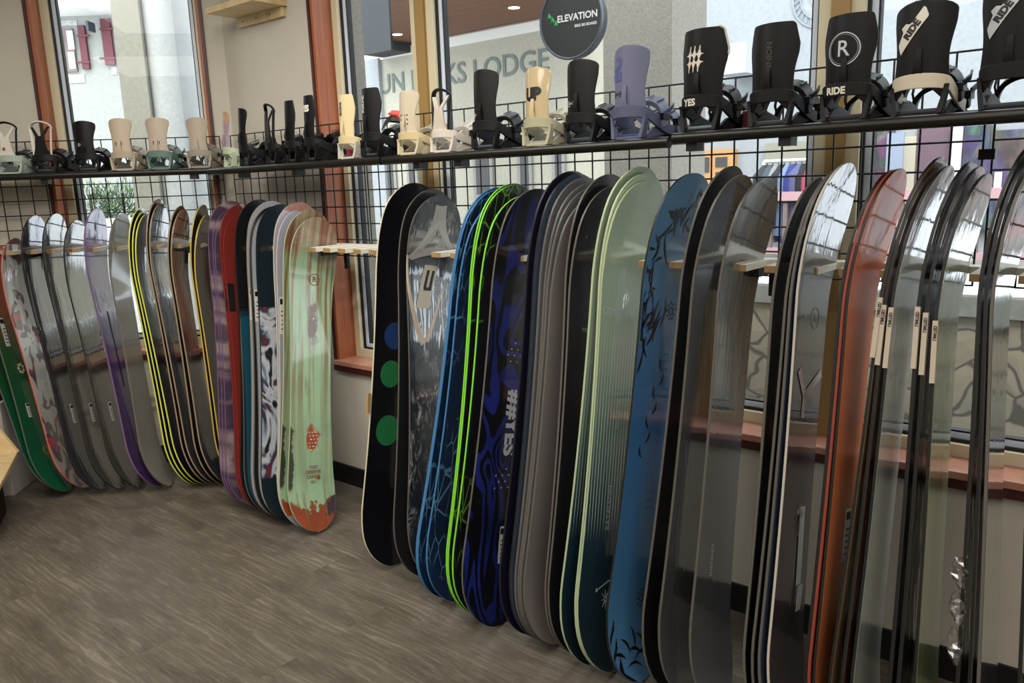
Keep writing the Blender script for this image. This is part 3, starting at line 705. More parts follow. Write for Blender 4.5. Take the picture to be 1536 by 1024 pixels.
for i in range(6): thorn(.125-.006*i, .20-.027*i, -1.1, .07, .006, .02*(1 if i % 2 else -1)); thorn(.07-.03*i, .075+.01*(i % 3), .3+.5*(i % 3), .07, .005, .02)
for i in range(3): thorn(.07-.045*i, .05+.012*i, 3.3-.25*i, .09, .004, -.03)
for zc in (L_-.42, .235):
    for k in range(9):
        an = k*2*math.pi/9; decal(s_, r_, 'gear_dot', disc_pts(-.04+.024*math.cos(an), zc+.026*math.sin(an), .0045, 8), fl)
    ring_decal(s_, r_, 'gear_ring', -.04, zc, .010, .014, fl)
for k in range(20): decal(s_, r_, 'insert_dot', disc_pts(-.05+.018*(k % 3), .52+.024*(k//3)*(1 if k < 10 else 1)+(.34 if k > 9 else 0), .0035, 8), mat('blue_grey_ink', '#274a63'))
for i in range(7): thorn(.05-.012*i, .68+.045*i, 1.2+.9*(i % 2), .045, .005, .016*(1 if i % 2 else -1))
# ---- third group, towards the right edge
r_, s_ = snowboard('R', (1105, 250), (961.8, 950), 'black', 'silver', 'tall black snowboard directly right of the sky blue one', vB=.54, wid=.265)
r_, s_ = snowboard('R', (1119, 264), (987, 950), 'foil', 'silver', 'smoky grey snowboard in glossy film beside the tall black one', vB=.54, wid=.265)
r_, s_ = snowboard('R', (1156, 269), (1034.6, 953), 'foil', 'silver', 'single smoky grey snowboard in wrinkled film with tiny lettering, right of the smoky pair', vB=.54, wid=.265)
board_text(s_, r_, 'INSTINCT', .022, .03, .42, M['silver_ink'], rot=math.pi/2)
gl = [((1238, 268), (1114, 1000), 'black', 'silver', 'thin dark snowboard at the back of the group fronted by the mauve one'), ((1262, 257), (1126.5, 1000), 'dark', 'silver', 'second dark snowboard behind the mauve one'),
      ((1268, 252), (1137, 1000), 'silverblue', 'silver', 'third snowboard, dark blue grey, touching the mauve one'), ((1277, 247), (1151, 1000), 'grape', 'white', 'mauve dark snowboard with a loose white paper tag')]
for T_, E_, tp, ed, lb in gl: r_, s_ = snowboard('R', T_, E_, tp, ed, lb, vB=.54, wid=.26)
sticker(s_, r_, 'paper_tag', -.06, -.025, .40, .62, M['label'], .004, slope=.05); sticker(s_, r_, 'paper_tag', -.055, -.02, .33, .40, M['label'], .010, slope=-.1)
for q in (((.075, 1.0), (.02, .93)), ((-.10, .995), (.02, .93)), ((.02, .935), (.024, .87))):
    decal(s_, r_, 'ribbon_tag', curve_poly(q, .012, .012), mat('ribbon_beige', '#a89a94', .5), .003)
def scrap(r_, s_, x, z, ln, seed):
    rnd = random.Random(seed); g1 = []
    for i in range(9):
        t = i/8; row = []
        for j in range(7):
            an = 2*math.pi*j/6; rr = (.004+.022*math.sin(math.pi*min(1, t*.85+.1)))*rnd.uniform(.7, 1.25)
            row.append(Vector((x+.010*t+rr*math.cos(an), s_.kick(z)-.01+.6*rr*math.sin(an)+.01*t, z-ln*t)))
        row[-1] = row[0].copy(); g1.append(row)
    g2 = [[p+Vector((.0008, .0008, 0)) for p in r] for r in g1]; build('film_scrap', MB().grid_slab(g1, g2), film, r_)
fn = NT('clear_film'); ft = fn.n.new('ShaderNodeBsdfTransparent'); fg2 = fn.n.new('ShaderNodeBsdfGlossy'); fg2.inputs['Roughness'].default_value = .12
fl_ = fn.n.new('ShaderNodeLayerWeight'); fl_.inputs[0].default_value = .5; fm = fn.n.new('ShaderNodeMixShader'); fn.link(fn.math('ADD', fn.math('MULTIPLY', fn.math('POWER', fl_.outputs['Facing'], 2.5), .6), .10), fm.inputs[0]); fn.link(ft.outputs[0], fm.inputs[1]); fn.link(fg2.outputs[0], fm.inputs[2]); fn.link(fm.outputs[0], fn.out.inputs[0]); film = fn.m
scrap(r_, s_, -.02, .66, .12, 3)
ring_decal(s_, r_, 'round_emblem', -.02, s_.L-.42, .028, .032, mat('tan_ink', '#8a846c')); board_text(s_, r_, 'R', .04, -.02, s_.L-.42, mat('tan_ink', '#8a846c'), rot=0)
for T_, E_, tp, ed, lb in [((1343, 257), (1209, 1000), 'black', 'black', 'black snowboard behind the orange one'), ((1349, 256), (1214, 1000), 'red', 'orange', 'snowboard with an orange red edge pressed against the orange one'),
                           ((1354, 255), (1222, 1000), 'orange', 'black', 'orange snowboard in wrinkled clear film')]:
    r_, s_ = snowboard('R', T_, E_, tp, ed, lb, vB=.54, wid=.25)
price_label(r_, s_, -.04, .50, .14, .04)
def tip_label(r_, s_, txt):
    # narrow vertical label on the front edge of the board
    h = s_.wid*.47; o = build('edge_label', MB().box(h-.006, h+.004, -.0062, .0055, s_.L-.52, s_.L-.37), mat('pale_label', '#b9ab98', .6), r_)
    mb = put_text(txt, .010, lambda a, b: Vector((h+.0046, b, s_.L-.40+a)), .0004, rot=0); build('lettering', mb, M['ink'], o, recalc=False)
GRP = [((1416, 236), (1247, 1000), 'tan', 'black', 'tallest snowboard of the tan nosed group, with a pale edge label'), ((1417, 247), (1265, 1000), 'brown', 'black', 'middle brown snowboard of the tan nosed group, with a pale edge label'),
       ((1427, 250), (1280, 1000), 'pale', 'black', 'front pale faced snowboard of the tan nosed group, with a pale edge label'),
       ((1461, 245), (1336, 1000), 'dark', 'black', 'back snowboard of the olive nosed group, with a pale edge label'), ((1473, 253), (1349, 1000), 'black', 'black', 'middle snowboard of the olive nosed group, with a pale edge label'),
       ((1484, 264), (1373, 1000), 'olivegreen', 'black', 'front olive green faced snowboard, with a pale edge label'),
       ((1550, 222), (1437, 1000), 'dark', 'black', 'back snowboard of the black edged group at the right edge'), ((1556, 232), (1455, 1000), 'smoke', 'black', 'middle snowboard of the black edged group at the right edge'),
       ((1563, 245), (1468, 1000), 'smoke', 'grey', 'front snowboard of the black edged group at the right edge'), ((1628, 238), (1530, 1000), 'dark', 'black', 'lone dark snowboard cut off by the right edge, only its tail showing')]
for i, (T_, E_, tp, ed, lb) in enumerate(GRP):
    r_, s_ = snowboard('R', T_, E_, tp, ed, lb, vB=.54, wid=.25)
    if i < 6: tip_label(r_, s_, 'LIMITED')
    if i == 6: scrap(r_, s_, .13, .62, .07, 5); scrap(r_, s_, .135, .54, .07, 6); scrap(r_, s_, .14, .46, .08, 8)

# ------------------------------------------------------------------ snowboard bindings (local: x right, y towards the toe, z up)
def binding(w, px, pytop, kind, label, hb, base=None, strap=None, width=.094, yaw=0., zs=None, pad=None, outline='round', v=.30, trim=None, heelcol=None, trans=None):
    zs = zs or (ZR if w == 'R' else ZL)
    if w == 'R' and px > 1010: zs = ZR+.008
    a = on_v(px, pytop+.45*(on_pix_y(w, px, v, zs)-pytop), v, w)[0]
    zt = on_v(px, pytop, v+.02, w)[2]; H = zt-zs
    yaw = yaw or (-.10 if w == 'L' else -.22 if px < 500 else -.06); width *= 1.10
    mt = frame(w, a, v, zs+.0012) @ Matrix.Rotation(yaw, 4, 'Z')
    root = thing('snowboard_binding', label, 'binding', mat4=mt)
    hbm = mat('plastic_'+hb, hb, .5, spec=.25); bm_ = mat('plastic_'+(base or hb), base or hb, .5, spec=.3); sm = mat('strap_'+(strap or hb), strap or hb, .5, spec=.3)
    hc = mat('plastic_'+(heelcol or base or hb), heelcol or base or hb, .38); mt_ = mat('dark_metal', '#2a2a2c', .3, .8)
    k = H/.29
    # baseplate with rounded toe
    pl = [(-.050, -.012), (-.056, .06), (-.060, .16), (-.050, .205), (-.030, .222), (.030, .222), (.050, .205), (.060, .16), (.056, .06), (.050, -.012)]
    build('baseplate', MB().prism(pl, 0, .010), bm_, root, bevel=.002)
    build('footbed', MB().prism([(x*.86, .01+y*.92) for x, y in pl], .010, .017), mat('footbed_'+(pad or '#3a4044'), pad or '#3a4044', .6), root, bevel=.002)
    build('disc', MB().cyl((0, .09, .017), .034, .003, 20), mt_, root)
    # heel cup: band sweeping round the heel and down both sides
    zc = .088*k
    pts, wv, tv = [], [], []
    for i in range(25):
        t = -1+2*i/24; an = t*math.pi*.5
        if abs(t) < .55: q = t/.55*math.pi/2; x = .063*math.sin(q); y = .014-.040*math.cos(q); z = zc-.012*(abs(t)/.55)**2
        else:
            r = (abs(t)-.55)/.45; x = math.copysign(.063+.000*r, t); y = .014+.135*r; z = (zc-.012)*(1-r)**1.25+.026*r
        pts.append((x, y, z)); hh = .019*(1-.15*abs(t))*k; wv.append((0, .3*hh if abs(t) > .55 else 0, hh)); q = min(1, abs(t)/.55)*math.pi/2
        tv.append((math.copysign(.0035*math.sin(q), t), -.0035*math.cos(q)+.0, 0) if True else 0)
    build('heel_cup', MB().strip(pts, wv, tv), hc, root, smooth=True, bevel=.0015)
    for sx in (-1, 1):
        p = [(sx*.061, .006, zc-.010), (sx*.059, .0, zc*.72), (sx*.055, -.004, zc*.42), (sx*.049, -.006, .004)]
        build('rear_arm', MB().strip(p, [(0, .018, 0), (0, .011, 0), (0, .010, 0), (0, .014, 0)], [(.0035, 0, 0), (.0045, 0, 0), (.0055, 0, 0), (.006, 0, 0)]), bm_, root, smooth=True)
        g = [(sx*.060, -.004, zc-.014), (sx*.028, -.022, zc-.016), (sx*.057, .0, zc*.40)]; build('gusset', MB().add([Vector(q)+Vector((0, dy, 0)) for dy in (-.003, .004) for q in g], [(0, 1, 2), (5, 4, 3), (0, 3, 4, 1), (1, 4, 5, 2), (2, 5, 3, 0)]), bm_, root)
        p = [(sx*.052, .012, .006), (sx*.054, .05, .022), (sx*.056, .10, .030), (sx*.056, .15, .024), (sx*.054, .20, .010)]
        build('side_rail', MB().strip(p, [(0, 0, .008), (0, 0, .014), (0, 0, .016), (0, 0, .012), (0, 0, .008)], (.0045, 0, 0)), bm_, root, smooth=True)
        build('pivot_bolt', MB().cyl((sx*.057, .085, .032), .009, .005*sx, 14, (1, 0, 0)), mt_, root)
    # highback
    zb, zt_ = zc-.012, H
    def hw(t):
        W = width/2
        if outline == 'round': b = W*(.90-.10*math.sin(math.pi*min(1, t/.75))**1.3+.09*t); return b*max(.05, 1-max(0, (t-.86)/.14)**2.6)**.5
        if outline == 'angular': b = W*(.93-.08*math.sin(math.pi*min(1, t/.6))+.12*min(1, t/.72)); b *= 1-.16*max(0, (t-.72)/.28); return b*(1 if t < .965 else 1-.10*((t-.965)/.035)**2)
        if outline == 'slim': b = W*(.92-.20*math.sin(math.pi*min(1, t/.8))+.06*t); return b*max(.05, 1-max(0, (t-.88)/.12)**2.6)**.5
    def hy(x, z):
        t = (z-zb)/(zt_-zb); return -.022+.006*t+.40*(x*x)/.05+.010*(t-.5)**2
    def hsurf(x, z, off=0.): return Vector((x, hy(x, z)-off, z))
    zskew = .010 if outline == 'angular' else .0
    if kind == 'shell':
        top, bot = [], []; n = 22; m_ = 10
        for i in range(n+1):
            t = i/n; t = 1-(1-t)**1.25; z = zb+(zt_-zb)*t; w_ = hw(t)
            top.append([hsurf(w_*(2*j/m_-1), z, .003) for j in range(m_+1)]); bot.append([hsurf(w_*(2*j/m_-1), z, -.002) for j in range(m_+1)])
        h = build('highback', MB().grid_slab(top, bot), hbm, root, smooth=True, bevel=.0012)
        # raised spine and lean adjuster
        sp = build('forward_lean_adjuster', MB().strip([hsurf(0, zc+.012, .005), hsurf(0, zc+.034, .011), hsurf(0, zc+.075, .0035)], [(.011, 0, 0), (.009, 0, 0), (.006, 0, 0)], (0, .0025, 0)), hbm, h, smooth=True)
        if trim:
            c = []
            for i in range(15):
                t = .80+.2*i/14; c.append(hsurf(-hw(t), zb+(zt_-zb)*t, 0))
            for i in range(15):
                t = 1-.35*i/14; c.append(hsurf(hw(t), zb+(zt_-zb)*t, 0))
            build('rim', MB().tube(c, .0042, 6), mat('plastic_'+trim, trim, .4), h, smooth=True)
    else:   # open hoop highback with a Y shaped web
        c = []
        for i in range(33):
            q = i/32; 
            if q < .3: t = q/.3*.82; c.append(hsurf(-hw_l(t, width), zb+(zt_-zb)*t))
            elif q > .7: t = (1-q)/.3*.82; c.append(hsurf(hw_l(t, width), zb+(zt_-zb)*t))
            else: an = math.pi*(1-(q-.3)/.4); c.append(hsurf(width*.5*math.cos(an), zb+(zt_-zb)*(.82+.17*math.sin(an))))
        h = build('highback', MB().tube(c, .0085, 8, flat=(1, .55)), hbm, root, smooth=True)
        wm = mat('plastic_'+(trans or hb), trans or hb, .4)
        zz = lambda t: zb+(zt_-zb)*t
        for sx in (-1, 1):
            build('web_strut', MB().strip([hsurf(sx*.040, zz(.86)), hsurf(sx*.012, zz(.60)), hsurf(sx*.014, zz(.3)), hsurf(sx*.028, zz(.02))], [(.006, 0, 0), (.009, 0, 0), (.014, 0, 0), (.020, 0, 0)], (0, .003, 0)), wm, h, smooth=True)
        build('center_panel', MB().strip([hsurf(0, zz(.62)), hsurf(0, zz(.3)), hsurf(0, zz(.02))], [(.012, 0, 0), (.018, 0, 0), (.034, 0, 0)], (0, .002, 0)), wm, h, smooth=True)
    # ankle strap, toe strap with ladders and ratchets
    def strap_(name, y0, r, zb_, zt2, hwid, th, col, tilt):
        pts, wv, tv = [], [], []
        for i in range(17):
            an = math.pi*(1-i/16); x = r*math.cos(an); z = zb_+(zt2-zb_)*math.sin(an)**.8; y = y0+tilt*math.sin(an)
            pts.append((x, y, z)); f = .45+.55*math.sin(an)**.6; wv.append((0, hwid*f, .35*hwid*f)); tv.append((th*math.cos(an), -.2*th, th*max(.15, math.sin(an))))
        st_ = build(name, MB().strip(pts, wv, tv), col, root, smooth=True, bevel=.0015)
        bx = r*.93; mb = MB().box(bx-.006, bx+.014, y0-.016, y0+.022, zb_+.022, zb_+.042)
        build('ratchet', mb, mt_, st_, bevel=.002)
        lv = [(bx+.012, y0-.01, zb_+.040), (bx+.022, y0+.012, zb_+.055), (bx+.018, y0+.034, zb_+.066)]
        build('lever', MB().strip(lv, (.001, .0, .007), (.003, 0, 0)), bm_, st_, smooth=True)
        ld = [(-bx, y0, zb_+.01), (-bx-.006, y0-.01, zb_+.045), (-bx-.002, y0-.006, zb_+.075)]
        build('ladder', MB().strip(ld, (0, .006, 0), (.0015, 0, 0)), sm, st_, smooth=True)
        for q in range(3): 
            an = math.pi*(.3+.2*q); build('rib', MB().strip([(r*math.cos(an)*1.04, y0+tilt*math.sin(an)-hwid*.7, zb_+(zt2-zb_)*math.sin(an)**.8+th), (r*math.cos(an)*1.04, y0+tilt*math.sin(an)+hwid*.7, zb_+(zt2-zb_)*math.sin(an)**.8+th+hwid*.4)], (.003, 0, 0), (0, 0, .0015)), bm_, st_)
    strap_('ankle_strap', .085, .068, .035, .128*k, .026, .007, sm, .03)
    strap_('toe_strap', .175, .064, .022, .095*k, .020, .006, sm, .01)
    for sx in (-1, 1):
        build('strap_anchor', MB().strip([(sx*.058, .085, .03), (sx*.063, .07, .05), (sx*.064, .058, .075)], (0, .008, 0), (.002, 0, 0)), bm_, root, smooth=True)
    return root, hsurf, (zb, zt_, zc), h
def hw_l(t, width): return width*.5*(.75+.25*t)
def on_pix_y(w, px, v, z):
    # photo row at which the shelf surface is seen in this column
    lo, hi = 0., 500.
    for _ in range(30):
        m = (lo+hi)/2
        if on_v(px, m, v, w)[2] > z: lo = m
        else: hi = m
    return lo
def hb_text(h, hs, s, size, x, z, col, rot=0., off=.0042, bold=.0008, name='lettering', mirror=False):
    return build(name, put_text(s, size, lambda a, b: hs(x+a, z+b, off), bold, 0., mirror, rot, .005), col, h, recalc=False)
WHITE = M['white_ink']; SIL = M['silver_ink']
def heel(x, z, o): return Vector((x, .014-.040*math.sqrt(max(0, 1-(x/.063)**2))-.0052, z))
def logo_box(h, hs, x, z, col=SIL):
    for q in ((-.017, .017, .0075, .009), (-.017, .017, -.0075, -.006), (-.017, -.0155, -.0075, .009), (.0155, .017, -.0075, .009)):
        build('logo_frame', MB().grid_slab([[hs(x+q[0], z+q[2], .0048), hs(x+q[0], z+q[3], .0048)], [hs(x+q[1], z+q[2], .0048), hs(x+q[1], z+q[3], .0048)]], [[hs(x+q[0], z+q[2], .003), hs(x+q[0], z+q[3], .003)], [hs(x+q[1], z+q[2], .003), hs(x+q[1], z+q[3], .003)]]), col, h)
    hb_text(h, hs, 'BURTON', .0085, x, z+.001, col, bold=.0002)
# left shelf
b, hs, z, h = binding('L', 12, 183, 'hoop', 'white and sage binding with a black hoop on top at the far left edge', '#0b0b0c', '#98a79a', '#2a2a2c', trans='#c9c2b6')
hb_text(h, hs, 'III', .02, -.01, .12, M['ink'])
b, hs, z, h = binding('L', 64, 182, 'hoop', 'black binding with a white hoop on its open highback', '#cfcac0', '#09090a', '#0c0c0d', trans='#09090a')
b, hs, z, h = binding('L', 128, 181, 'shell', 'black binding between the white hooped one and the beige one', '#0b0b0c', '#080809', '#0c0c0d', outline='slim', width=.105); logo_box(h, hs, -.01, .13)
b, hs, z, h = binding('L', 182, 177, 'shell', 'beige binding with a beige base in the left window', '#b7a893', '#a69a86', '#8f8a7e', outline='slim', width=.106); logo_box(h, hs, -.005, .13, M['ink'])
b, hs, z, h = binding('L', 237, 176, 'shell', 'beige binding with a grey green base', '#b3a594', '#5f7670', '#77837e', outline='slim', width=.110); logo_box(h, hs, -.0, .13, M['ink'])
b, hs, z, h = binding('L', 297, 176, 'shell', 'taupe grey binding, last before the corner in the window', '#a49a8a', '#8d8778', '#8a857a', outline='slim', width=.104)
# right shelf, far part
def fade_mat(name, stops):
    if name in _mc: return _mc[name]
    n = NT(name); n.set(Base_Color=n.ramp(n.math('DIVIDE', n.sep(n.obj())[2], .32), [(p, lin(c)) for p, c in stops]), Roughness=.4); _mc[name] = n.m; return n.m
b, hs, z, h = binding('R', 343, 166, 'shell', 'small binding with a purple to orange faded highback and pale green base', '#8a7480', '#a9b59b', '#3a3a3c', outline='slim', width=.075)
h.data.materials[0] = fade_mat('faded_highback', [(.3, '#9a8d98'), (.6, '#8f7a86'), (.72, '#a88a60'), (.85, '#8c6f70'), (1, '#6f6470')])
binding('R', 367, 161, 'shell', 'narrow plain black binding right of the faded one', '#0b0b0c', '#080809', '#09090a', outline='slim', width=.085)
b, hs, z, h = binding('R', 407, 155, 'hoop', 'black binding with an open looped highback beside the narrow black one', '#09090a', '#070708', '#09090a', width=.085)
binding('R', 437, 150, 'shell', 'black angular binding left of the one marked S', '#08080a', '#070708', '#09090a', outline='angular', width=.085)
b, hs, z, h = binding('R', 466, 142, 'shell', 'black angular binding marked YES in white in front of the wood window jamb', '#08080a', '#070708', '#09090a', outline='angular', width=.085)
hb_text(h, hs, 'YES', .034, .0, z[1]-.055, WHITE, bold=.002)
b, hs, z, h = binding('R', 521, 141, 'shell', 'cream binding with a vertical row of black letters and white base', '#cdbd93', '#b9b6a8', '#1d1d20', outline='angular', width=.092, heelcol='#c7b78f')
hb_text(h, hs, 'RIDE', .026, -.016, z[1]-.055, M['ink'], rot=-math.pi/2, bold=.001)
build('toe_cap', MB().cyl((-.04, .03, .02), .014, .02, 12), mat('magenta_rubber', '#b23450', .5), b)
b, hs, z, h = binding('R', 556, 131, 'shell', 'black angular binding with vertical silver lettering and a coral strap', '#08080a', '#070708', '#070708', outline='angular', width=.105)
hb_text(h, hs, 'RIDE', .032, -.022, z[1]-.06, SIL, rot=math.pi/2, bold=.001)
co = mat('coral_padding', '#e0564f', .5); build('coral_pad', MB().strip([(.05, .02, .12), (.085, .04, .155), (.11, .07, .15)], (0, .012, .02), (.004, 0, .003)), M['black'], b, smooth=True); build('coral_edge', MB().strip([(.08, .035, .17), (.105, .055, .165), (.118, .075, .14)], (0, .01, .006), (.003, 0, .003)), co, b, smooth=True)
b, hs, z, h = binding('R', 613, 135, 'shell', 'cream beige binding with small holes in its highback, below the mullion', '#c0b39c', '#c3b795', '#a9a291', outline='slim', width=.105, heelcol='#c3b488')
for i in range(12): build('vent_hole', MB().cyl(hs(-.02+.012*(i % 4), z[1]-.09-.016*(i//4), .0045), .003, .001, 8, (0, 1, 0)), M['gasket'], h)
b, hs, z, h = binding('R', 664, 133, 'hoop', 'white binding with a black hooped highback left of the tall black one', '#151517', '#c7bfb3', '#b9b2a6', trans='#c0b6a6', width=.085)
b, hs, z, h = binding('R', 727, 103, 'shell', 'black binding with a small boxed logo, first of the two alike black ones', '#0c0b0a', '#070708', '#15171a', width=.112, pad='#3e4a4e'); logo_box(h, hs, -.026, .118)
b, hs, z, h = binding('R', 806, 100, 'shell', 'glossy beige binding with black block letters and sage grey base', '#bcab86', '#9d9a80', '#a5a08e', width=.104, pad='#8a8f84', trans='x')
h.data.materials[0] = mat('glossy_beige', '#b5a47f', .12, coat=.6); hb_text(h, hs, 'UP', .052, -.004, .165, M['ink'], bold=.004)
b, hs, z, h = binding('R', 871, 88, 'shell', 'black binding with a small boxed logo left of the lavender blue one', '#0b0a09', '#070708', '#15171a', width=.115, pad='#2c2f31'); logo_box(h, hs, -.024, .122)
b, hs, z, h = binding('R', 944, 67, 'shell', 'lavender blue binding with blue base', '#666880', '#50546c', '#646880', width=.118, pad='#23345f'); logo_box(h, hs, -.034, .135, M['ink']); hb_text(h, hs, 'BU', .060, -.036, .21, mat('navy_print', '#505684', .4), rot=math.pi/2, bold=.003)
b, hs, z, h = binding('R', 1052, 42, 'shell', 'black binding with a cream triple bar sign and a white rim', '#080807', '#060606', '#09090a', width=.125, outline='angular', trim='#c9c4b4', pad='#6f7f86')
def spindle(h, hs, p0, p1, wd_, bumps):
    g1, g2 = [], []; n = 24; dx, dz = p1[0]-p0[0], p1[1]-p0[1]; l = math.hypot(dx, dz)
    for i in range(n+1):
        t = i/n; ww = wd_*(.25+.75*max(0, 1-min(abs(t-q) for q in bumps)/.17)) if 0 < i < n else .0004
        c = (p0[0]+dx*t, p0[1]+dz*t); o_ = (dz/l*ww, -dx/l*ww)
        g1.append([hs(c[0]-o_[0], c[1]-o_[1], .0050), hs(c[0]+o_[0], c[1]+o_[1], .0050)]); g2.append([hs(c[0]-o_[0], c[1]-o_[1], .0030), hs(c[0]+o_[0], c[1]+o_[1], .0030)])
    build('bar_sign', MB().grid_slab(g1, g2), WHITE, h)
zc0 = z[1]-.082
for q in (-.016, 0, .016): spindle(h, hs, (-.012+q-.003, zc0-.036), (-.012+q+.003, zc0+.036), .0062, (.33, .67))
for q in (-.011, .011): spindle(h, hs, (-.012-.029, zc0+q), (-.012+.029, zc0+q+.002), .0050, (.22, .5, .78))
hb_text(b, heel, 'YES', .026, -.022, z[2]-.004, WHITE, bold=.0012)
build('toe_cap', MB().box(.06, .10, .12, .20, .0, .06), mat('maroon_rubber', '#5a1f2e', .5), b, bevel=.01)
b, hs, z, h = binding('R', 1158, 34, 'shell', 'plain black binding with faint tonal lettering, right of the one with the triple bar', '#0b0a09', '#060606', '#080809', width=.118, outline='angular')
hb_text(h, hs, 'UNION', .022, .002, z[1]-.085, mat('faint_print', '#3a332c', .3), rot=math.pi/2, bold=.0005)
b, hs, z, h = binding('R', 1272, 20, 'shell', 'black binding with a circled R emblem', '#0b0a09', '#060606', '#080809', width=.115, outline='angular', pad='#2c2c2e')
hb_text(h, hs, 'R', .055, -.006, z[1]-.085, SIL, bold=.0004)
def ring3(h, hs, x, zc_, r0, r1, m, n=36):
    g = [[hs(x+r*math.cos(2*math.pi*i/n), zc_+r*math.sin(2*math.pi*i/n), .0048) for r in (r0, r1)] for i in range(n+1)]
    g2 = [[p+Vector((0, .002, 0)) for p in q] for q in g]; build('ring_emblem', MB().grid_slab(g, g2), m, h)
ring3(h, hs, -.006, z[1]-.085, .0385, .041, SIL); ring3(h, hs, -.006, z[1]-.085, .035, .0355, SIL)
hb_text(b, heel, 'RIDE', .024, -.018, z[2]-.004, WHITE, bold=.001)
def tri_logo(h, hs, z1, col):
    f = lambda a, b_: (-.020+.88*(a*.60-b_*.80), z1+.88*(a*.80+b_*.60))
    poly = [(-.062, -.004), (-.030, .020), (.0, .024), (.03, .019), (.06, .004), (.058, -.012), (-.02, -.014)]
    poly = [(-.066, -.012), (-.026, .018), (-.012, .018), (-.004, .026), (.006, .017), (.062, .012), (.050, .006), (.052, -.012), (-.02, -.016)]
    g1, g2 = [], []
    for i in range(25):
        a = -.066+.128*i/24; up_ = .004+.016*max(0, 1-abs(a+.012)/.06)+(.010 if -.014 < a < .004 else 0) if a < .02 else .012-.0*(a); lo_ = -.014 if a < .05 else -.014+(a-.05)*1.6
        if a < -.05: up_ = -.012+(a+.066)*1.5; 
        g1.append([hs(*f(a, lo_+(up_-lo_)*j/3), .0050) for j in range(4)]); g2.append([hs(*f(a, lo_+(up_-lo_)*j/3), .0036) for j in range(4)])
    build('logo_plate', MB().grid_slab(g1, g2), col, h)
    build('lettering', put_text('RIDE', .026, lambda a, b_: hs(*f(a, b_), .0056), .0016, 0, False, 0, .005), M['ink'], h, recalc=False)
b, hs, z, h = binding('R', 1383, 0, 'shell', 'large black binding with a white pointed logo and a white heel band', '#0b0a09', '#060606', '#080809', width=.128, heelcol='#c9bda6')
tri_logo(h, hs, z[1]-.065, WHITE)
b, hs, z, h = binding('R', 1520, -34, 'shell', 'largest black binding with a grey pointed logo, cut off by the top right corner', '#0b0a09', '#060606', '#080809', width=.135)
tri_logo(h, hs, z[1]-.07, SIL)

# ------------------------------------------------------------------ wooden wall shelf above, near the corner
a0_, a1_ = on_v(360, 30, 0)[0], on_v(428, 20, 0)[0]; zsh = on_v(360, 29, 0)[2]
vf = 0.
while vf < .5 and on_v(309, 20, vf)[0] < a0_-.0 and False: vf += .005
best = min(((abs(pix(P('R', a0_, v_/200, zsh))[0]-309), v_/200) for v_ in range(10, 90))); vf = best[1]
o = thing('wall_shelf', 'short plywood shelf high on the wall beside the corner', 'shelf', loc=P('R', (a0_+a1_)/2, vf/2, zsh-.08))
build('shelf_board', MB().wbox('R', a0_, a1_+.02, .0, vf, zsh, zsh+.028), M['ply'], o, wl=True, bevel=.002)
c_ = build('cleat', MB().wbox('R', a0_+.005, a1_+.004, .0, .022, zsh-.045, zsh), M['ply'], o, wl=True, bevel=.002)
for t in (.15, .45, .75): build('screw_head', MB().tube([P('R', a0_+(a1_-a0_)*t, .022, zsh-.022), P('R', a0_+(a1_-a0_)*t, .0235, zsh-.022)], .004, 10), M['gasket'], c_, wl=True)

# ------------------------------------------------------------------ plywood display bin at the left edge
zb_ = .30
q = on_v(26, 678, .62, 'L'); zb_ = q[2]; ar = q[0]
q2 = on_v(0, 728, .95, 'L')
o = thing('display_bin', 'light plywood display bin cut off by the left edge', 'bin', loc=P('L', ar-.3, .8, 0))
def zray(x, y, z):
    r = ray(x, y); t = (z-CAMH)/r.z; return CO+r*t
A_, B_ = zray(26, 678, zb_), zray(-3, 733, zb_)
away = -DL*.75
def slab(pts_, z0, z1):
    return MB().hexa([Vector((p.x, p.y, z0)) for p in pts_]+[Vector((p.x, p.y, z1)) for p in pts_])
build('shelf_board', slab([B_, A_, A_+away, B_+away], zb_-.02, zb_), M['ply'], o, wl=True, bevel=.002)
back = MB().hexa([A_+Vector((0, 0, 0)), A_+Vector((0, .018, 0)), A_+away+Vector((0, .018, 0)), A_+away, A_+Vector((-.26, 0, .42)), A_+Vector((-.26, .018, .42)), A_+away+Vector((0, .018, .42)), A_+away+Vector((0, 0, .42))])
build('slanted_panel', back, M['ply'], o, wl=True)
ins = Vector((-.10, 0, 0)); C1, C2 = A_+ins, B_+ins+(A_-B_)*.15
build('plinth', slab([C2, C1, C1+away*.8, C2+away*.8], 0, zb_-.02), mat('plinth_dark', '#2a211a', .6), o, wl=True)
bxr = on_v(1, 620, .40, 'L')[0]
tag(build('storage_box', MB().hexa([P('L', bxr+da, v_, z_) for z_ in (.0, .50) for da, v_ in ((-.55, .40), (.0, .40), (.0, .1), (-.55, .1))]), mat('white_card', '#b9b2aa', .6), bevel=.004), 'white box behind the plywood bin at the left edge', 'box')
tag(build('storage_box', MB().hexa([P('L', bxr+da, v_, z_) for z_ in (.501, .78) for da, v_ in ((-.55, .40), (-.02, .40), (-.02, .1), (-.55, .1))]), mat('maroon_card', '#3a1520', .6), bevel=.004), 'dark maroon box standing on the white box at the left edge', 'box')

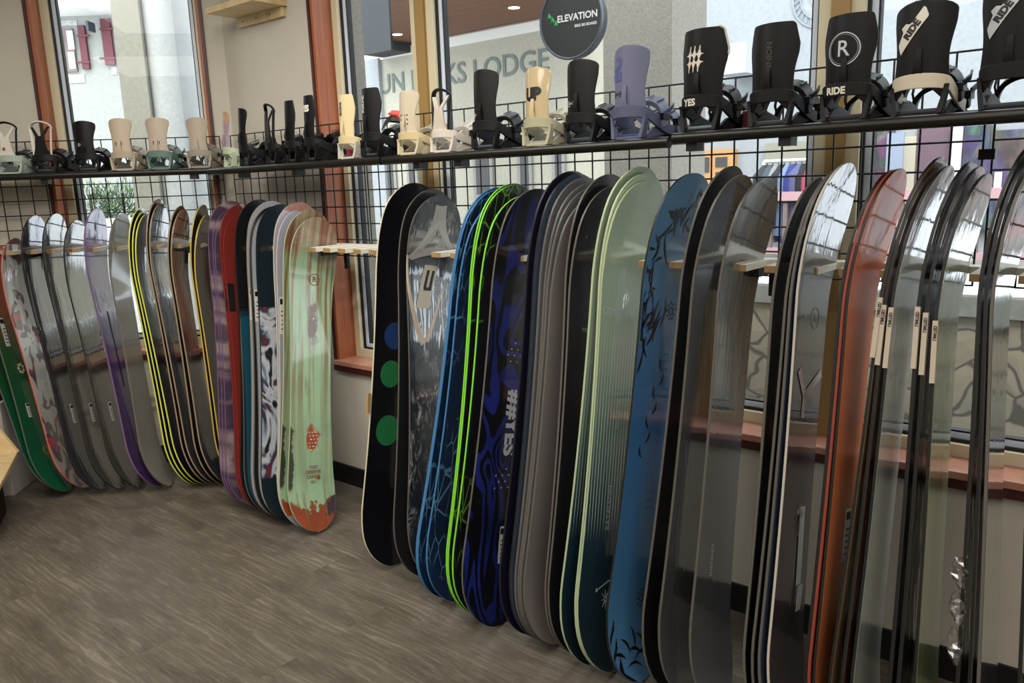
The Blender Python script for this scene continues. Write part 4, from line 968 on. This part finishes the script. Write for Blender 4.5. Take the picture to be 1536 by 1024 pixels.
# ------------------------------------------------------------------ outside: terrace, retaining wall, street and buildings
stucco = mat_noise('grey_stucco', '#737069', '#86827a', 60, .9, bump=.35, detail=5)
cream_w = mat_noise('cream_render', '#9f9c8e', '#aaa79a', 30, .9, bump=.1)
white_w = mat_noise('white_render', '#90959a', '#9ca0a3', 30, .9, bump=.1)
snow = mat_noise('snow', '#dfe5ee', '#f1f4f8', 6, .8, (1, 3, 1), .3)
street_m = mat_noise('wet_street', '#6b6560', '#8f8a84', 3, .7, (1, 1, 1))
conc = mat_noise('concrete_cap', '#6f6f6b', '#84847f', 12, .9, bump=.2)
def shop_glass_mat():
    n = NT('dim_shop_window'); v = n.map(n.obj(), scale=(3, 3, 2)); c = n.vor(v, 3.2, 'F1', 'Color'); g = n.noise(v, 4, 4)
    col = n.mix(.90, c, lin('#4a484e')); n.set(Base_Color=n.mix(n.ramp(g, [(.4, 0.), (.6, .6)]), col, lin('#2b2c31')), Roughness=.4); return n.m
def stone_mat():
    n = NT('stone_masonry'); v = n.map(n.obj(), scale=(1, 1, 1.15)); nz = n.noise(v, 5, 3)
    v2 = n.n.new('ShaderNodeVectorMath'); v2.operation = 'ADD'; n.link(v, v2.inputs[0]); nn = n.n.new('ShaderNodeTexNoise'); nn.inputs['Scale'].default_value = 3.5; n.link(v, nn.inputs['Vector']); sc_ = n.n.new('ShaderNodeVectorMath'); sc_.operation = 'SCALE'; sc_.inputs[3].default_value = .22; n.link(nn.outputs['Color'], sc_.inputs[0]); n.link(sc_.outputs[0], v2.inputs[1]); v = v2.outputs[0]; e = n.vor(v, 4.8, 'DISTANCE_TO_EDGE'); c = n.vor(v, 4.8, 'F1', 'Color'); r = n.ramp(n.sep(c)[0], [(0, lin('#6f6a60')), (.5, lin('#8b8170')), (1, lin('#7c776d'))])
    col = n.mix(n.ramp(nz, [(.3, .0), (.7, .35)]), r, lin('#6f6a60')); col = n.mix(n.ramp(e, [(.02, 1.), (.06, 0.)]), col, lin('#4f4b45'))
    n.set(Base_Color=col, Roughness=.9, Normal=n.bump(e, .5, .03)); return n.m
stone = stone_mat()
tag(build('ground', MB().wbox('R', -14, 14, -30, -.2, -.25, -.05), conc), kind='structure')
RV, RT = -2.0, on_v(1170, 428, -2.0)[2]
o = thing('retaining_wall', 'stone retaining wall with a concrete cap and snow outside the large window', 'wall', loc=P('R', 2.5, RV-.2, -.05))
build('masonry', MB().wbox('R', -3.2, 8, RV-.4, RV, -.05, RT-.10), stone, o, wl=True)
build('cap', MB().wbox('R', -3.2, 8, RV-.42, RV+.03, RT-.10, RT), conc, o, wl=True)
build('snow_layer', MB().wbox('R', -3.2, 8, RV-.40, RV+.01, RT, RT+.02), snow, o, wl=True, bevel=.01)
tag(build('snow_bank', MB().wbox('R', -3.2, 9, RV-1.3, RV-.42, -.05, RT-.03), snow), kind='structure')
tag(build('street', MB().wbox('R', -5.5, 14, -30, RV-1.3, -.05, RT-.10), street_m), kind='structure')
FV = -5.0; g0 = RT-.10
# lodge building
o = thing('lodge_building', 'cream lodge across the street with dark wooden soffit and its name in letters', 'building', loc=P('R', -3, FV-1, g0))
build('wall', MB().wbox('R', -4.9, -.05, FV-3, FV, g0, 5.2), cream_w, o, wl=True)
sof = NT('dark_plank_soffit'); so = sof.obj(); sof.set(Base_Color=sof.mix(sof.ramp(sof.wave(sof.map(so, rot=(0, 0, math.atan2(DR.y, DR.x)*-1)), 1.6, .2, 1, direction='Y', prof='SAW'), [(.02, 1.), (.06, 0.)]), lin('#6e4632'), lin('#2c1a12')), Roughness=.6)
aw, an_ = on_v(587, 20, FV)[0], on_v(587, 20, -2.3)[0]
build('soffit', MB().prism([(aw, FV), (an_, -2.3), (-.9, -2.3), (-.9, FV)], 3.29, 3.4, f=lambda x, y, z: P('R', x, y, z)), sof.m, o, wl=True)
pa, pb = on_v(545, 76, FV+.35), on_v(587, 76, FV+.35)
build('slate_panel', MB().wbox('R', pa[0], pb[0], FV, FV+.35, 3.18, 4.6), mat('slate_paint', '#2f3236', .6), o, wl=True)
build('bright_wall_strip', MB().wbox('R', -4.9, on_v(571, 160, FV+.06)[0], FV, FV+.06, g0, 3.18), white_w, o, wl=True)  # pale slab added for the brighter left end of the lodge wall
build('fascia', MB().wbox('R', -4.9, -.9, FV, FV+.02, 3.16, 3.27), mat('fascia_white', '#d9d9d6', .7), o, wl=True)
em = NT('lamp_glow'); em.set(Base_Color=(1, .9, .7), Emission_Color=(1, .88, .65, 1), Emission_Strength=6.)
for x_, y_ in ((596, 52), (771, 12)):
    r = ray(x_, y_); t = (3.288-CAMH)/r.z; p = CO+r*t; build('recessed_light', MB().cyl(p, .06, .004, 16), em.m, o, wl=True)
mb = MB(); vs, fs = text2d('SUN PEAKS LODGE', .34, 0.004); wd_ = max(x for x, y in vs)-min(x for x, y in vs)
xl, xr = on_v(557, 130, FV)[0], on_v(824, 110, FV)[0]; sc = (xr-xl)/wd_
mb.add([P('R', (xl+xr)/2+x*sc, FV+.012, 2.835+y*1.0) for x, y in vs], fs)
build('name_letters', mb, mat('letter_verdigris', '#5f6b66', .6), o, wl=True, recalc=False)
dk = mat('dark_opening', '#3c3c3e', .5)
for i, (x0, x1) in enumerate([(580, 596), (612, 628), (712, 741), (778, 800), (830, 850)]):
    p0, p1 = on_v(x0, 260, FV)[0], on_v(x1, 260, FV)[0]; w_ = build('window', MB().wbox('R', p0, p1, FV, FV+.03, g0+.55, 1.95), mat('mullion_grey', '#85857f', .6), o, wl=True); build('pane', MB().wbox('R', p0+.05, p1-.05, FV+.03, FV+.035, g0+.6, 1.9), dk, w_, wl=True)
# chalet style white building with ornament
o = thing('chalet_building', 'white building across the street with a painted round ornament and shop windows', 'building', loc=P('R', 3, FV-1, g0))
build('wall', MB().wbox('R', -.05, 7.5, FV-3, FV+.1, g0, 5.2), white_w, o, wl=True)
orn = mat('ornament_grey', '#8e97a0', .8)
oc = on_v(1232, -4, FV+.1)
for r0, r1 in ((.235, .25), (.17, .18), (.07, .09)):
    g = [[P('R', oc[0]+r*math.cos(2*math.pi*i/40), FV+.112, oc[2]+r*math.sin(2*math.pi*i/40)) for r in (r0, r1)] for i in range(41)]
    build('round_ornament', MB().grid_slab(g, [[p-NR*.008 for p in q_] for q_ in g]), orn, o, wl=True)
for i in range(28):
    an = i*2*math.pi/28; build('ornament_petal', MB().tube([P('R', oc[0]+.185*math.cos(an), FV+.112, oc[2]+.185*math.sin(an)), P('R', oc[0]+.23*math.cos(an+.12), FV+.112, oc[2]+.23*math.sin(an+.12))], .006, 5), orn, o, wl=True)
def front_box(name, x0, y0, x1, y1, v0, th, m, par=None):
    a_0, _, zt_ = on_v(x0, y0, v0); a_1, _, zb2 = on_v(x1, y1, v0)
    return build(name, MB().wbox('R', a_0, a_1, v0-th, v0, zb2, zt_), m, par, wl=par is not None)
wood_o = mat('orange_timber', '#b98a55', .6)
fw_ = front_box('timber_window', 1050, 226, 1101, 290, FV+.16, .1, wood_o, o)
for q in ((1056, 236, 1063, 258), (1073, 236, 1090, 250), (1073, 258, 1090, 276)): front_box('pane', q[0], q[1], q[2], q[3], FV+.17, .02, dk, fw_)
# dark shop fronts
sd = shop_glass_mat()
sh = front_box('shop_front', 1148, 215, 1236, 352, FV+.17, .08, mat('shop_olive', '#8f8b7c', .6), o)
for q in ((1290, 196, 1332, 340), (1440, 190, 1475, 345), (1486, 196, 1530, 345), (1545, 190, 1600, 345)): front_box('shop_window', *q, FV+.17, .08, sd, o)
front_box('door_frame', 1352, 205, 1372, 345, FV+.17, .08, mat('beige_frame', '#b5ae9c', .6), o)
front_box('door_leaf', 1376, 190, 1436, 345, FV+.17, .08, mat('plum_door', '#6a5560', .5), o)
front_box('door_post', 1427, 186, 1432, 345, FV+.22, .08, mat('white_post', '#d5d7de', .6), o)
front_box('notice', 1492, 258, 1501, 283, FV+.20, .02, mat('notice_white', '#d8d8d8', .6), o)
# snowboard leaning in the shop window
front_box('display_board', 1331, 200, 1352, 270, FV+.3, .03, mat('display_board_grey', '#8b95a8', .5), o)
hsg = front_box('vent_housing', 1078, 68, 1118, 108, FV+.5, .4, mat('vent_grey', '#b9bac6', .6), o)
# rail of clothes
rail_v = FV+.75
ra, rb = on_v(1146, 242, rail_v), on_v(1243, 238, rail_v)
o = thing('clothes_rail', 'white clothes rail outside the shop across the street', 'clothes rail', loc=P('R', (ra[0]+rb[0])/2, rail_v, g0))
zr = (ra[2]+rb[2])/2
build('top_bar', MB().tube([P('R', ra[0], rail_v, zr), P('R', rb[0], rail_v, zr)], .014, 8), mat('white_post', '#d5d7de', .6), o, wl=True)
for a_ in (ra[0], rb[0]): build('upright', MB().tube([P('R', a_, rail_v, g0), P('R', a_, rail_v, zr)], .014, 8), mat('white_post', '#d5d7de', .6), o, wl=True)
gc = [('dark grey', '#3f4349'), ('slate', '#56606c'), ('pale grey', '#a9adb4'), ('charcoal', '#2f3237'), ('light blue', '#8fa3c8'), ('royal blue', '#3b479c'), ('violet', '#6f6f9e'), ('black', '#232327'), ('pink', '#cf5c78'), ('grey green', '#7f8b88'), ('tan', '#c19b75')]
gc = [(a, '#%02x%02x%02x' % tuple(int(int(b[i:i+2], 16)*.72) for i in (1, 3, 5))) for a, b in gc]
for i, (nm_, cc) in enumerate(gc):
    a_ = ra[0]+(rb[0]-ra[0])*(i+.6)/len(gc); d_ = .55+.06*((i*7) % 3); sw_ = .042
    g = thing('hanging_garment', nm_+' garment hanging on the white clothes rail across the street', 'garment', loc=P('R', a_, rail_v, zr-d_), group='garments on the clothes rail')
    top = []; bot = []
    for k_ in range(7):
        t = k_/6; z_ = zr-.03-(d_-.03)*t; hw_ = sw_*(.35 if k_ == 0 else .8+.3*t+.15*math.sin(5*t+i)); dp = .20*(.3 if k_ == 0 else 1)
        top.append([P('R', a_-hw_, rail_v+dp, z_), P('R', a_, rail_v+dp+.02, z_), P('R', a_+hw_, rail_v+dp, z_)]); bot.append([P('R', a_-hw_, rail_v-dp, z_), P('R', a_, rail_v-dp-.02, z_), P('R', a_+hw_, rail_v-dp, z_)])
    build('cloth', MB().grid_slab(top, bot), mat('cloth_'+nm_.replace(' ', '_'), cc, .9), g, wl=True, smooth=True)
    build('hanger_hook', MB().tube([P('R', a_, rail_v, zr-.03), P('R', a_, rail_v, zr+.01)], .004, 5), M['black'], g, wl=True)
# railing
rv_ = FV+1.0; a_0 = on_v(1150, 290, rv_)[0]; zr2 = on_v(1200, 291, rv_)[2]
o = thing('terrace_railing', 'weathered timber railing on the far side of the street', 'railing', loc=P('R', 2, rv_, g0))
tw = mat('rose_timber', '#a8868a', .7)
build('handrail', MB().wbox('R', a_0, 6, rv_-.04, rv_+.04, zr2-.05, zr2+.02), tw, o, wl=True)
build('lower_rail', MB().wbox('R', a_0, 6, rv_-.03, rv_+.03, g0+.08, g0+.13), tw, o, wl=True)
for i in range(30): a_ = a_0+.02+i*.125; build('baluster', MB().wbox('R', a_, a_+.035, rv_-.015, rv_+.015, g0+.1, zr2-.05), mat('umber_timber', '#6e5f5c', .7), o, wl=True)
# stucco pillars of our own arcade
a_0, a_1 = on_v(905, 100, -1.5)[0], on_v(1008, 100, -1.5)[0]
pm = stucco
tag(build('arcade_pillar', MB().wbox('R', a_0, a_1, -1.9, -1.5, -.05, 4.5), pm), 'wide grey stucco pillar outside, behind the lavender blue binding', 'pillar')
tag(build('arcade_pillar', MB().wbox('R', .1, .755, -.31, -.2, -.05, 4.5), pm), 'narrow speckled stucco pillar just outside the left pane of the large window', 'pillar')
# round hanging sign
sc_ = on_v(856, 31, -.75); SR = .135
cpt = P('R', *sc_)
tocam = (CO-cpt); tocam.z = 0; tocam.normalize(); ax = (tocam*.86+DR*-.45).normalized(); sxv = UP.cross(ax).normalized()
SR = 50/FPX*(CO-cpt).length
o = thing('hanging_sign', 'round black sign with green and white lettering hanging outside the large window', 'sign', loc=cpt-UP*SR)
build('sign_disc', MB().cyl(cpt-ax*.05, SR, .05, 48, ax), mat('sign_dark', '#35363a', .5), o, wl=True, smooth=True)
c_ = [cpt+sxv*(SR*math.cos(2*math.pi*i/48))+UP*(SR*math.sin(2*math.pi*i/48)) for i in range(48)]
build('rim', MB().tube(c_, .0065, 8, closed=True), mat('sign_rim', '#5f666e', .35, .5), o, wl=True, smooth=True)
f = lambda a, b_: cpt+sxv*a*1.0+UP*b_+ax*.003
k_ = SR/.16
build('lettering', put_text('ELEVATION', .040*k_, lambda a, b_: f(a+.035*k_, b_+.012*k_), .0012), mat('sign_white', '#e6e6e6', .5), o, wl=True, recalc=False)
build('lettering', put_text('BIKE SKI BOARD', .0155*k_, lambda a, b_: f(a+.078*k_, b_-.026*k_), .0006), mat('sign_white', '#e6e6e6', .5), o, wl=True, recalc=False)
for i in range(3):
    x0 = -.112*k_+.017*k_*i; zz = .040*k_-.017*k_*i; build('logo_peak', MB().add([f(x0-.010*k_, zz-.022*k_), f(x0, zz+.008*k_), f(x0+.012*k_, zz-.012*k_), f(x0+.006*k_, zz-.022*k_), f(x0, zz-.010*k_)], [(0, 1, 2, 3, 4)]), mat('sign_green', '#35b35a', .5), o, wl=True, recalc=False)
build('hanger', MB().tube([cpt+UP*SR*.98+sxv*.02, cpt+UP*(SR+.5)+sxv*.02], .006, 8), M['black'], o, wl=True)
# sticker in the corner of the right pane, read from outside
wv_ = -.149
o = None
sa, sb = on_v(1498, 653, wv_), on_v(1531, 681, wv_)
tg = thing('window_sticker', 'small pale square sticker low on the right window pane, its letters mirrored', 'sticker', loc=P('R', sa[0], wv_, sb[2]))
build('paper', MB().wbox('R', sa[0], sb[0], wv_-.001, wv_, sb[2], sa[2]), mat('sticker_beige', '#b5a59a', .6), tg, wl=True)
cx_, cz_ = (sa[0]+sb[0])/2, (sa[2]+sb[2])/2
build('lettering', put_text('3M', .030, lambda a, b_: P('R', cx_+a, wv_+.0008, cz_+b_-.003), .0015, mirror=True), M['ink'], tg, wl=True, recalc=False)
build('lettering', put_text('PROTECTED BY', .0075, lambda a, b_: P('R', cx_+a, wv_+.0008, cz_+b_+.016), .0, mirror=True), M['ink'], tg, wl=True, recalc=False)

# ---- seen through the left window
YF = 12.
def ybox(name, x0, y0, x1, y1, Y, th, m, par=None):
    a = on_Y(x0, y0, Y); b = on_Y(x1, y1, Y)
    mb = MB().hexa([(a.x, Y, b.z), (b.x, Y, b.z), (b.x, Y+th, b.z), (a.x, Y+th, b.z), (a.x, Y, a.z), (b.x, Y, a.z), (b.x, Y+th, a.z), (a.x, Y+th, a.z)])
    return build(name, mb, m, par, wl=par is not None)
o = thing('shuttered_house', 'white house with red shutters seen through the left window', 'house', loc=(-7, YF+1, 0))
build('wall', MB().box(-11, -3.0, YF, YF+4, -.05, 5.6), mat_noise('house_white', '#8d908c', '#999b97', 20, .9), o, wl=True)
pl_ = on_Y(110, 24, YF)
build('eave', MB().box(-11, -3.0, YF-.5, YF, pl_.z, pl_.z+.3), mat('eave_white', '#e8e9ea', .8), o, wl=True)
build('roof', MB().box(-11, -3.0, YF-.55, YF-.5, pl_.z+.28, pl_.z+.7), mat('roof_brown', '#6b4a4c', .8), o, wl=True)
red = mat_noise('red_shutter', '#5c2c36', '#683640', 10, .7, (8, 8, .5))
wf = ybox('window', 87, 43, 116, 107, YF-.04, .04, mat('window_frame_brown', '#7d6a66', .6), o)
for q in ((90, 48, 97, 77), (99, 46, 112, 74), (93, 81, 100, 105), (101, 78, 114, 103)): ybox('pane', q[0], q[1], q[2], q[3], YF-.055, .015, mat('sky_pane', '#b5cbd6', .2), wf)
for q in ((113, 38, 134, 103), (147, 28, 172, 97)):
    s1 = ybox('shutter', q[0]-(-2), q[1], q[2], q[3], YF-.06, .05, red, o)
    for yy in (q[1]+14, q[3]-11): ybox('shutter_batten', q[0]+2, yy, q[2], yy+2.4, YF-.075, .015, red, s1)
lm = ybox('wall_lamp', 128, 31, 133, 45, YF-.3, .2, mat('lamp_slate', '#3c4450', .5), o)
for q in ((87, 31, 116, 38), (97, 112, 128, 124), (160, 18, 168, 25), (166, 100, 176, 112)): ybox('painted_ornament', q[0], q[1], q[2], q[3], YF-.012, .012, mat_noise('ornament_fade', '#b9bcb8', '#8d8d90', 40, .9), o)
# pier and round column
pv = -1.3
a_0, a_1 = on_v(172, 60, pv, 'L')[0], on_v(206, 60, pv, 'L')[0]; a_2 = on_v(248, 60, pv, 'L')[0]
o = thing('arcade_column', 'pale stucco pier with a rounded half column outside the left window', 'column', loc=P('L', (a_0+a_2)/2, pv-.2, -.05))
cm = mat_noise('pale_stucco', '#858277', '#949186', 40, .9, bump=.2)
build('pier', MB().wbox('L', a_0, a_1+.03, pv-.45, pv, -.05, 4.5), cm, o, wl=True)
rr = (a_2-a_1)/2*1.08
build('round_shaft', MB().tube([P('L', (a_1+a_2)/2+.02, pv-.12, -.05), P('L', (a_1+a_2)/2+.02, pv-.12, 4.5)], rr, 40), mat_noise('column_stucco_lit', '#a3a5a4', '#b1b3b2', 40, .9), o, wl=True, smooth=True)  # lit look of the shaft painted in, paler than the pier's stucco
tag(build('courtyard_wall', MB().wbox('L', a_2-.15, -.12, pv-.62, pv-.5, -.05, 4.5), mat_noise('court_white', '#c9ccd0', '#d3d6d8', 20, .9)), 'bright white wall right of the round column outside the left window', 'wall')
tag(build('planter_wall', MB().wbox('L', -4, -.15, pv-.75, pv-.45, -.05, on_v(230, 325, pv-.45, 'L')[2]), mat_noise('pale_stone', '#a9a8a4', '#cfd2d4', 9, .9, bump=.3)), 'low pale stone planter wall below the green bushes', 'wall')
random.seed(3)
lg = [mat('leaf_green', '#38573c', .6), mat('leaf_light', '#5b7549', .6)]
for (cxp, cyp, rad, nm_) in ((138, 315, .24, 'left one of two feathery green bushes outside the left window'), (186, 312, .22, 'right one of two feathery green bushes outside the left window')):
    c0 = P('L', *on_v(cxp, cyp, pv-.6, 'L'))
    bs = thing('bush', nm_, 'bush', loc=c0-UP*rad)
    for gi in (0, 1):
        mb = MB()
        for i in range(420):
            d_ = Vector((random.gauss(0, 1), random.gauss(0, 1), random.gauss(0, 1))).normalized(); rr_ = rad*random.uniform(.35, 1.0)
            p = c0+Vector((d_.x*rr_*1.25, d_.y*rr_*.6, d_.z*rr_)); up_ = (d_+UP*.9).normalized(); side = up_.cross(Vector((random.random(), random.random(), .2))).normalized()*.004; L1 = random.uniform(.03, .07)
            mb.add([p-side, p+side, p+up_*L1*.6+side*1.3, p+up_*L1, p+up_*L1*.6-side*1.3], [(0, 1, 2, 3, 4)])
        tag(build('foliage', mb, lg[gi], bs, wl=True, recalc=False), kind='stuff')
    build('stem', MB().tube([c0-UP*rad*1.1, c0+UP*rad*.5], .012, 6), mat('bark', '#4a3b2c', .9), bs, wl=True)
